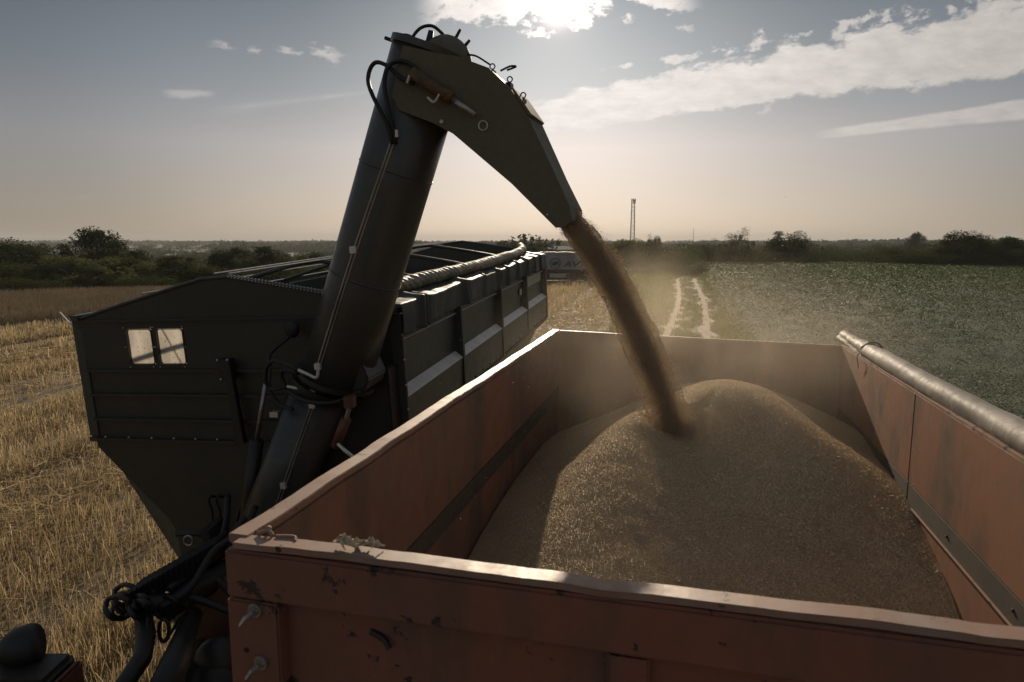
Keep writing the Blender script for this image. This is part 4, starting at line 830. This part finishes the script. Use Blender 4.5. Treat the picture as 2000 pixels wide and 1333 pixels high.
# curved guard with pipe end
mb = MB(); pts = [(388,1042),(398,1058),(396,1082),(378,1098),(338,1105),(338,1122),(385,1118),(412,1096),(418,1062),(405,1040)]
f0 = [at(x_, y_, 4.3) for x_, y_ in pts]; f1 = [p + Vector((.0,.25,0)) for p in f0]; nn_ = len(pts); mb.add(f0+f1, [tuple(range(nn_)), tuple(range(2*nn_-1, nn_-1, -1))] + [(i,(i+1)%nn_,(i+1)%nn_+nn_,i+nn_) for i in range(nn_)])
mb.build('curved_guard', M['dark'], cart)
pe = at(368,1056,4.3); MB().tube([pe+Vector((.03*math.cos(a),0,.034*math.sin(a))) for a in ang], .006, 6, closed=True).build('pipe_end', M['steel'], cart)
MB().tube([at(345,1043,4.35), at(390,1043,4.35), at(420,1060,4.4)], .02, 8).build('cross_pipe', M['dark'], cart)
# orange panel low beside the trailer
pts = [(352,1203),(395,1150),(430,1132),(452,1140),(468,1172),(476,1215),(480,1262),(455,1255),(440,1240),(425,1248),(412,1272),(392,1262)]
f0 = [at(x_, y_, 3.9) for x_, y_ in pts]; f1 = [p + Vector((.02,.06,0)) for p in f0]; nn_ = len(pts); mb = MB()
mb.add(f0+f1, [tuple(range(nn_)), tuple(range(2*nn_-1, nn_-1, -1))] + [(i,(i+1)%nn_,(i+1)%nn_+nn_,i+nn_) for i in range(nn_)])
mb.build('orange_guard_plate', M['hitch_orange'], cart, bevel=.006)
mb = MB(); mb.ball(tuple(at(435,1290,3.6)), .16, 14, 8, (1,.8,.9)); mb.tube([at(400,1280,3.8), at(380,1350,3.5), at(350,1420,3.3)], [.12,.16,.18], 10); mb.tube([at(480,1270,3.9), at(430,1330,3.6), at(420,1400,3.4)], [.13,.2,.2], 10); mb.build('gearbox', M['dark'], cart, smooth=True)
# tractor corner lower left
tl = empty('tractor_rear_corner', tuple(at(40,1330,2.7)), 'dark tractor corner with black work lamp and dirty lamp box at bottom left', 'tractor')
mb = MB(); c = at(47,1262,2.7)
vs = []; fs = []; nU = 20; prof = [(-.085,.0),(-.083,.040),(-.06,.066),(-.02,.082),(.025,.086),(.055,.078),(.066,.060),(.066,0)]
axl = Vector((.85,.35,.12)).normalized(); aa = axl.cross(Vector((0,0,1))).normalized(); ab = axl.cross(aa)
for (o_, r_) in prof:
    for k in range(nU): th = 2*math.pi*k/nU; vs.append(c + axl*o_ + (aa*math.cos(th)+ab*math.sin(th))*r_)
for i in range(len(prof)-1):
    for k in range(nU): fs.append((i*nU+k, i*nU+(k+1)%nU, (i+1)*nU+(k+1)%nU, (i+1)*nU+k))
mb.add(vs, fs); mb.build('work_lamp', M['black'], tl, smooth=True)
mb = MB(); mb.tube([at(32,1290,2.7), at(33,1303,2.7), at(34,1330,2.7)], [.028,.018,.026], 10); mb.tube([at(-30,1275,2.75), at(0,1268,2.72), at(20,1262,2.7)], [.03,.035,.03], 10); mb.build('lamp_stalk', M['black'], tl, smooth=True)
c = at(70,1318,2.65); mb = MB(); mb.box((c.x-.28,c.y-.12,c.z-.22),(c.x+.115,c.y+.10,c.z+.045)); mb.build('lamp_box', M['dirty'] if 'dirty' in M else M['dark'], tl, bevel=.02)
mb = MB(); mb.box((c.x+.118,c.y-.10,c.z-.2),(c.x+.155,c.y+.08,c.z+.02)); mb.build('tail_lens', M['red'], tl, bevel=.012)
mb = MB(); mb.box((c.x-.9,c.y-.5,c.z-.45),(c.x+.05,c.y+.05,c.z-.225)); mb.build('fender', M['dark'], tl, bevel=.04)
# ------------------------------------------------------------------ orange trailer
NL = Vector((-.71786949,1.75820487,3.2)); TU = Vector((.252,.968,0)).normalized(); TV = Vector((TU.y,-TU.x,0))
LT, WT = 4.57, 2.37
def Tz(u, v): return -.05*max(0, min(1, u/LT))*max(0, min(1, v/WT))
def T(u, v, z): p = NL + TU*u + TV*v; return Vector((p.x, p.y, z + Tz(u, v)))
trl = empty('orange_trailer', tuple(T(2.3,1.2,0) ), 'orange tipping trailer with scuffed rims being filled with wheat', 'trailer')
RZ = 3.2; BZ = 2.57
def tbox(name, p0, p1, mat, parent=None, bevel=.004): return MB().box(p0, p1, T).build(name, M[mat], parent or trl, bevel=bevel)
def tgrid_box(p0, p1, nu, nv, nz_, disp=0.0, seed=0):
    return None
# left wall: upper board, grey foot, lower board
tbox('side_board', (0.05,-.035,BZ+.12), (LT,0,RZ-.02), 'orange_in'); tbox('board_foot', (0.05,-.035,BZ), (LT,-.001,BZ+.118), 'grey_band'); tbox('lower_board', (0.05,-.05,1.65), (LT,-.012,BZ-.003), 'orange_in')
# right wall in two boards with a seam
for (u0, u1) in ((0.05, 2.62), (2.632, LT)):
    tbox('side_board', (u0,WT,BZ+.12), (u1,WT+.035,RZ-.0), 'orange_in'); tbox('board_foot', (u0,WT+.001,BZ), (u1,WT+.035,BZ+.118), 'grey_band')
tbox('lower_board', (0.05,WT+.012,1.65), (LT,WT+.05,BZ-.003), 'orange_in')
for z_ in (BZ-.008,): tbox('hinge_edge', (0.05,WT-.006,z_), (LT,WT+.01,z_+.008), 'rim', bevel=.001)
for u_ in (.6,1.3,2.0,2.9,3.6): MB().ball(tuple(T(u_,WT-.001,BZ+.06)), .006, 6, 4, (1,1,1.6)).build('rivet', M['grey_band'], trl)
# far wall
tbox('end_board', (LT+.001,-.035,1.65), (LT+.036,WT+.035,RZ-.012), 'orange_in')
# rims with slightly battered edges
def rim(name, a, b, wd, h, z, seed, mat='rim', amp=.004):
    n = 90; P = [[], [], [], []]; a = Vector(a); b = Vector(b); d = (b-a); s = Vector((-d.y, d.x)).normalized()
    for i in range(n+1):
        k = i/n; q = a + d*k; j = (fbm(np.array([k*d.length*4+seed]), np.array([seed*1.]), 4, seed)[0]-.5)*2; j2 = (fbm(np.array([k*d.length*9+seed]), np.array([seed*2.]), 3, seed+5)[0]-.5)*2
        for r_, (o_, zz) in enumerate(((-wd/2,z+h/2),(wd/2,z+h/2),(wd/2,z-h/2),(-wd/2,z-h/2))):
            e = q + s*(o_ + (amp*j2 if r_ in (0,1) else amp*.5*j2)); P[r_].append(T(e.x, e.y, zz + amp*.7*j))
    vs = P[0]+P[1]+P[2]+P[3]; m_ = n+1; fs = []
    for r_ in range(4):
        for i in range(n): fs.append((r_*m_+i, r_*m_+i+1, ((r_+1)%4)*m_+i+1, ((r_+1)%4)*m_+i))
    fs += [(0,m_,2*m_,3*m_),(n,3*m_+n,2*m_+n,m_+n)]
    return MB().add(vs, fs).build(name, M[mat], trl, bevel=.0025)
rim('side_rim', (.0,-.030), (LT+.02,-.030), .062, .026, RZ-.002, 3, amp=.006)
rim('side_rim', (.0,WT+.02), (LT,WT+.02), .035, .02, RZ+.004, 9, amp=.003)
rim('end_rim', (LT+.018,-.0), (LT+.018,WT+.03), .030, .016, RZ-.004, 5, amp=.003)
rim('front_rim', (-.012,-.02), (-.012,WT+.08), .058, .018, RZ+.002, 7, amp=.006)
# front wall: band, posts, recessed panels, beam
tbox('front_band', (-.045,-.045,3.052), (.02,WT+.08,RZ-.012), 'orange', bevel=.008)
tbox('corner_post', (-.045,-.045,1.65), (.04,.112,3.049), 'orange', bevel=.006); tbox('corner_post', (-.045,WT-.04,1.65), (.04,WT+.08,3.049), 'orange', bevel=.006)
tbox('front_panel', (.0,.113,1.65), (.03,WT-.041,3.050), 'orange', bevel=0)
for v_ in (.98, 1.66): tbox('front_stiffener', (-.030,v_,1.65), (-.001,v_+.10,3.049), 'orange', bevel=.008)
tbox('front_panel_lining', (.031,.0,1.65), (.045,WT,3.17), 'orange_in', bevel=0)
mb = MB(); mb.tube([T(-.004,.36,2.99), T(-.012,.40,2.98), T(-.02,.42,2.96)], .008, 6); mb.build('bent_tab', M['dark'], trl)
for (v_, z_) in ((.047,3.03),(.056,2.88)):
    mb = MB(); mb.tube([T(-.046,v_,z_), T(-.054,v_,z_)], .020, 16); mb.tube([T(-.054,v_,z_), T(-.066,v_,z_)], .013, 6); mb.tube([T(-.066,v_,z_), T(-.085,v_-.004,z_-.004), T(-.095,v_-.015,z_-.022)], [.008,.007,.005], 8)
    mb.build('wing_bolt', M['steel'], trl, smooth=False)
MB().tube([T(-.0455,.010,2.906), T(-.047,.010,2.906)], .0075, 12).build('bolt_hole', M['black'], trl)
tbox('floor', (.0,.0,1.6), (LT,WT,1.648), 'dark')
mb = MB(); mb.box((-.1,.6,1.2),(LT,.75,1.59), T); mb.box((-.1,1.6,1.2),(LT,1.75,1.59), T); mb.build('chassis', M['dark'], trl, bevel=.01)
for u_ in (1.2, 3.2):
    for v_ in (.15, WT-.15): p = T(u_, v_, 0); wheel(p.x, p.y, .55, .55, .32, trl, TV)
# latch bits and rag at the left front corner
mb = MB(); mb.tube([T(.02,.02,3.214), T(.02,.05,3.224), T(.015,.068,3.214)], .005, 7); mb.ball(tuple(T(.03,.045,3.224)), .009, 10, 6); mb.tube([T(.015,.078,3.214), T(.02,.13,3.216), T(.002,.145,3.213)], .004, 6); mb.build('corner_latch', M['rim'], trl)
# pale husk scrap lying on the rim
np_ = 14; mb = MB(); base = T(.0,.27,3.216); rs = random.Random(5)
for k in range(13):
    s = k/12.; p = base + TV*(.005+.11*s) + TU*(.015*rs.uniform(-1,1)) + Vector((0,0,.008+.012*rs.random()*(1-s*.6)))
    d = Vector((rs.uniform(-1,1), rs.uniform(-.6,.6), rs.uniform(-.2,.5)))*.022; q = Vector((rs.uniform(-.4,.4), rs.uniform(-1,1), rs.uniform(-.3,.6)))*.012
    mb.add([p-d-q, p+d-q*.6, p+d*.8+q, p-d*.7+q*.9], [(0,1,2,3)]); mb.add([p-d*.6-q, p+q*.5+Vector((0,0,.014)), p+d*.9], [(0,1,2)])
sc_o = mb.build('husk_scrap', M['white_scrap']); sm = sc_o.modifiers.new('thickness', 'SOLIDIFY'); sm.thickness = .0025
tag(sc_o, 'pale crumpled corn husk lying on the front rim of the orange trailer', 'husk')
# rolled tarpaulin on the right edge of the trailer
def rolled(u0, u1, r0, r1, seed, parent, wr_=.006):
    n, k = 260, 36; U = np.linspace(u0, u1, n)[:,None]; th = np.linspace(0, 2*math.pi, k)[None,:]
    r_ = (r0 + (r1-r0)*(U-u0)/(u1-u0)) + wr_*2*(fbm(U*3+th*.5, np.sin(th)*1.1+seed, 4, seed)-.5)*2 + wr_*.35*(fbm(U*10, np.cos(th)*2+U*3, 3, seed+2)-.5)*2 - wr_*1.2*np.exp(-((np.sin(th*1.0+U*.8)-.3)/.12)**2)
    r_ = r_*(1 + .10*np.cos(2*th+.6))
    cv = WT + .075 + .01*np.sin(U*1.3); cz = 3.245 + .004*np.sin(U*2.1)
    Vv = cv + r_*np.cos(th); Zz = cz + r_*np.sin(th) - .05*np.clip(U/LT,0,1); Bs = np.array([NL.x, NL.y, 0.])[None,None]
    Pw = Bs + U[...,None]*np.array(TU) + Vv[...,None]*np.array([TV.x,TV.y,0.]) ; Zf = Zz + 0*U
    return grid('rolled_tarp', Pw[...,0], Pw[...,1], Zf, M['tarp_roll'], parent)
ra_ = rolled(.05, 3.92, .074, .064, 5, trl, .004); rb_ = rolled(3.90, 4.80, .072, .060, 8, trl, .011)
MB().tube([T(3.91,WT+.075+.072*math.cos(a),3.205+.045+.072*math.sin(a)) for a in ang], .007, 6, closed=True).build('tie_strap', M['black'], trl)
MB().tube([T(.03,WT+.075,3.245), T(.06,WT+.075,3.245)], .070, 20).build('roll_end', M['tarp_roll'], ra_)
MB().tube([T(4.79,WT+.075,3.25), T(4.82,WT+.075,3.25)], .056, 20).build('roll_end', M['tarp_roll'], rb_)
MB().tube([T(3.9,WT+.0,3.25), T(3.88,WT-.03,3.215), T(3.86,WT-.02,3.13)], .004, 5).build('tie_cord', M['black'], trl)
# ------------------------------------------------------------------ grain pile
def pile_h(u, v):
    d1 = np.hypot((u-3.75), (v-1.42)*1.0); near = np.clip((3.75-u)/2, 0, 1)
    phi = np.arctan2(np.abs(v-1.42), 3.75-u); s1 = .41 - .075*sst(phi, .32, .52) + .15*sst(phi, .65, 1.2); h1 = 2.965 - s1*(np.sqrt(d1**2+.10)-.316)
    d2 = np.hypot((u-3.15)*.86, (v-.86)*np.where(v < .86, 2.15, 1.1)); h2 = 2.875 - .285*np.sqrt(d2**2+.05)
    h1 = np.where(v < 1.0, h1 - (1.0-v)*.10, h1); h2 = h2 - .50*.06*np.log1p(np.exp((v-1.03)/.06))
    k = .02; h = np.maximum(h1, h2) + k*np.log1p(np.exp(-np.abs(h1-h2)/k))
    cr = np.hypot(u-3.08, v-1.07); h = h - .055*np.exp(-(cr/.12)**2) + .022*np.exp(-((cr-.24)/.08)**2)
    return h + (fbm(u*1.7+3, v*1.7, 4, 101)-.5)*.026 + (fbm(u*9, v*9, 3, 105)-.5)*.007
uu, vv = np.meshgrid(np.linspace(.05, LT, 330), np.linspace(0.0, WT+.011, 220)); hh_ = pile_h(uu, vv)
Px = NL.x + uu*TU.x + vv*TV.x; Py = NL.y + uu*TU.y + vv*TV.y
pile = tag(grid('wheat_pile', Px, Py, hh_, M['grain_bed']), 'heap of golden brown wheat grain filling the orange trailer', 'grain', kind='stuff')
n = 400000; u = .4 + (LT-.4)*RNG.random(n)**.85; v = RNG.random(n)*WT; z = pile_h(u, v) + RNG.random(n)*.004
P = np.stack([NL.x+u*TU.x+v*TV.x, NL.y+u*TU.y+v*TV.y, z], 1); D = RNG.normal(size=(n,3)); D[:,2] *= .45
V, F = grains(P, .0052+.0015*RNG.random(n), .0029+.0006*RNG.random(n), D); tag(polys('wheat_grains', V, F, M['grain']), 'loose wheat grains on the surface of the heap', 'grain', kind='stuff')
n = 9000; u = .4 + (LT-.4)*RNG.random(n); v = RNG.random(n)*WT; k = RNG.random(n) < .25 + .75*sst(v, 1.6, 2.3); u = u[k]; v = v[k]; n = len(u)
P = np.stack([NL.x+u*TU.x+v*TV.x, NL.y+u*TU.y+v*TV.y, pile_h(u, v)+.004], 1); D = RNG.normal(size=(n,3)); D[:,2] = RNG.random(n)*.7
V, F = ribbons(P, D, .008+.016*RNG.random(n), .0015+.0018*RNG.random(n)); tag(polys('chaff_on_heap', V, F, M['chaff']), 'bits of pale chaff scattered over the grain heap', 'chaff', kind='stuff')
# ------------------------------------------------------------------ falling stream
S0 = np.array(C(4.035,-.375,.60)); S1 = np.array(T(3.08,1.07,2.76)); TT = .36
vz0 = (S1[2]-S0[2] + 4.9*TT*TT)/TT
def spos(t):
    t = np.asarray(t)[...,None]; xy = S0[:2] + (S1[:2]-S0[:2])*t/TT; z = S0[2] + vz0*t - 4.9*t*t; return np.concatenate([xy, z], -1)
def svel(t):
    t = np.asarray(t)[...,None]; return np.concatenate([np.broadcast_to((S1[:2]-S0[:2])/TT, t.shape[:-1]+(2,)), vz0 - 9.8*t], -1)
def srad(t): return .056 + .066*np.clip(np.asarray(t)/TT, 0, 2)**.6
n = 200000; t = TT*(-.05 + 1.06*RNG.random(n)); c = spos(t); tv = unit(svel(t)); side = unit(np.cross(tv, [0,1,0])); dep = np.cross(tv, side)
rr = RNG.normal(size=(n,2)); rad = np.linalg.norm(rr, axis=1); rr = rr/rad[:,None]; q = RNG.random(n); rad = np.where(q < .95, np.minimum(np.abs(RNG.normal(size=n))*.60, 1.12), 1+np.abs(RNG.normal(size=n))*.28)
lump = 1 + .03*np.sin(t*60) + .12*(vnoise(t*70, rr[:,0]*1.2+5, 9)-.5)
rad = rad*srad(t)*lump; P = c + side*(rr[:,0]*rad)[:,None] + dep*(rr[:,1]*rad*.8)[:,None]
V, F = grains(P, .0060+.002*RNG.random(n), .0036+.001*RNG.random(n), tv + RNG.normal(size=(n,3))*.6)
nb_ = 5000; rs2 = np.abs(RNG.normal(size=nb_))*.13; an2 = RNG.random(nb_)*6.283; cx2 = S1[0]+rs2*np.cos(an2); cy2 = S1[1]+rs2*np.sin(an2)
ux = (cx2-NL.x)*TU.x + (cy2-NL.y)*TU.y; vx = (cx2-NL.x)*TV.x + (cy2-NL.y)*TV.y; Pb = np.stack([cx2, cy2, pile_h(ux, vx) + RNG.random(nb_)**2*.16*np.exp(-rs2/.2)], 1)
Vb, Fb = grains(Pb, .0055+.002*RNG.random(nb_), .0034+.001*RNG.random(nb_)); F = np.concatenate([F, Fb+len(V)]); V = np.concatenate([V, Vb])
tag(polys('falling_grain', V, F, M['grain_air']), 'stream of wheat grain pouring from the spout into the trailer', 'grain stream', kind='stuff')
# stray chaff in the air
n = 2600; P = np.stack([RNG.uniform(-.4, 3.0, n), RNG.uniform(2.6, 6.4, n), 2.6 + RNG.random(n)**1.6*2.6], 1); k = (RNG.random(n) < np.exp(-np.abs(P[:,2]-3.1)/.55)+.03); P = P[k]
V, F = leafq(P, .0016+.0022*RNG.random(len(P))); tag(polys('airborne_chaff', V, F, M['chaff']), 'specks of chaff drifting in the air over the trailer', 'chaff', kind='stuff')
# ------------------------------------------------------------------ dust and haze
m, t, out = newmat('dust'); co = t.coord('Object')
n = t.noise(co, 1.6, 4, .6); ln = t.new('ShaderNodeVectorMath', operation='LENGTH'); t.put(ln.inputs[0], t.map(co, scale=(1/1.75, 1/1.9, 1/1.05)))
fall = t.ss(ln.outputs[1], 1.0, .1); dens = t.m('MULTIPLY', t.m('MULTIPLY', fall, t.ss(n, .30, .70)), .17)
pv = t.new('ShaderNodeVolumePrincipled'); pv.inputs['Color'].default_value = (.92,.80,.64,1); pv.inputs['Anisotropy'].default_value = .55; t.put(pv.inputs['Density'], dens); t.l.new(pv.outputs[0], out.inputs['Volume'])
M['dust'] = m
dc = MB().ball((0,0,0), 1.0, 20, 12, (1.75,1.9,1.05)).build('dust_cloud', m); dc.location = T(3.5, 1.2, 3.15); tag(dc, 'sunlit dust cloud around the falling grain', 'dust', kind='stuff')
m2 = M['dust'].copy(); m2.name = 'dust_plume_air'
dp = MB().ball((0,0,0), 1.0, 20, 12, (.42,.8,.62)).build('dust_plume', None); tt = NT(m2.node_tree)
for nd in m2.node_tree.nodes:
    if nd.type == 'MAPPING': nd.inputs[3].default_value = (1/.42, 1/.8, 1/.62)
    if nd.type == 'MATH' and nd.operation == 'MULTIPLY' and abs(nd.inputs[1].default_value-.17) < 1e-4: nd.inputs[1].default_value = .28
dp.data.materials.append(m2); dp.location = (1.0, 5.0, 3.55); tag(dp, 'brighter sunlit dust just right of the falling grain', 'dust', kind='stuff')
m, t, out = newmat('haze'); pv = t.new('ShaderNodeVolumePrincipled'); pv.inputs['Color'].default_value = (.84,.85,.86,1); pv.inputs['Density'].default_value = .00018; pv.inputs['Anisotropy'].default_value = .0; t.l.new(pv.outputs[0], out.inputs['Volume'])
hz = MB().box((-5200,-300,-40),(5200,6200,60)).build('haze', m); tag(hz, 'thin warm evening haze over the fields', 'haze', kind='stuff')
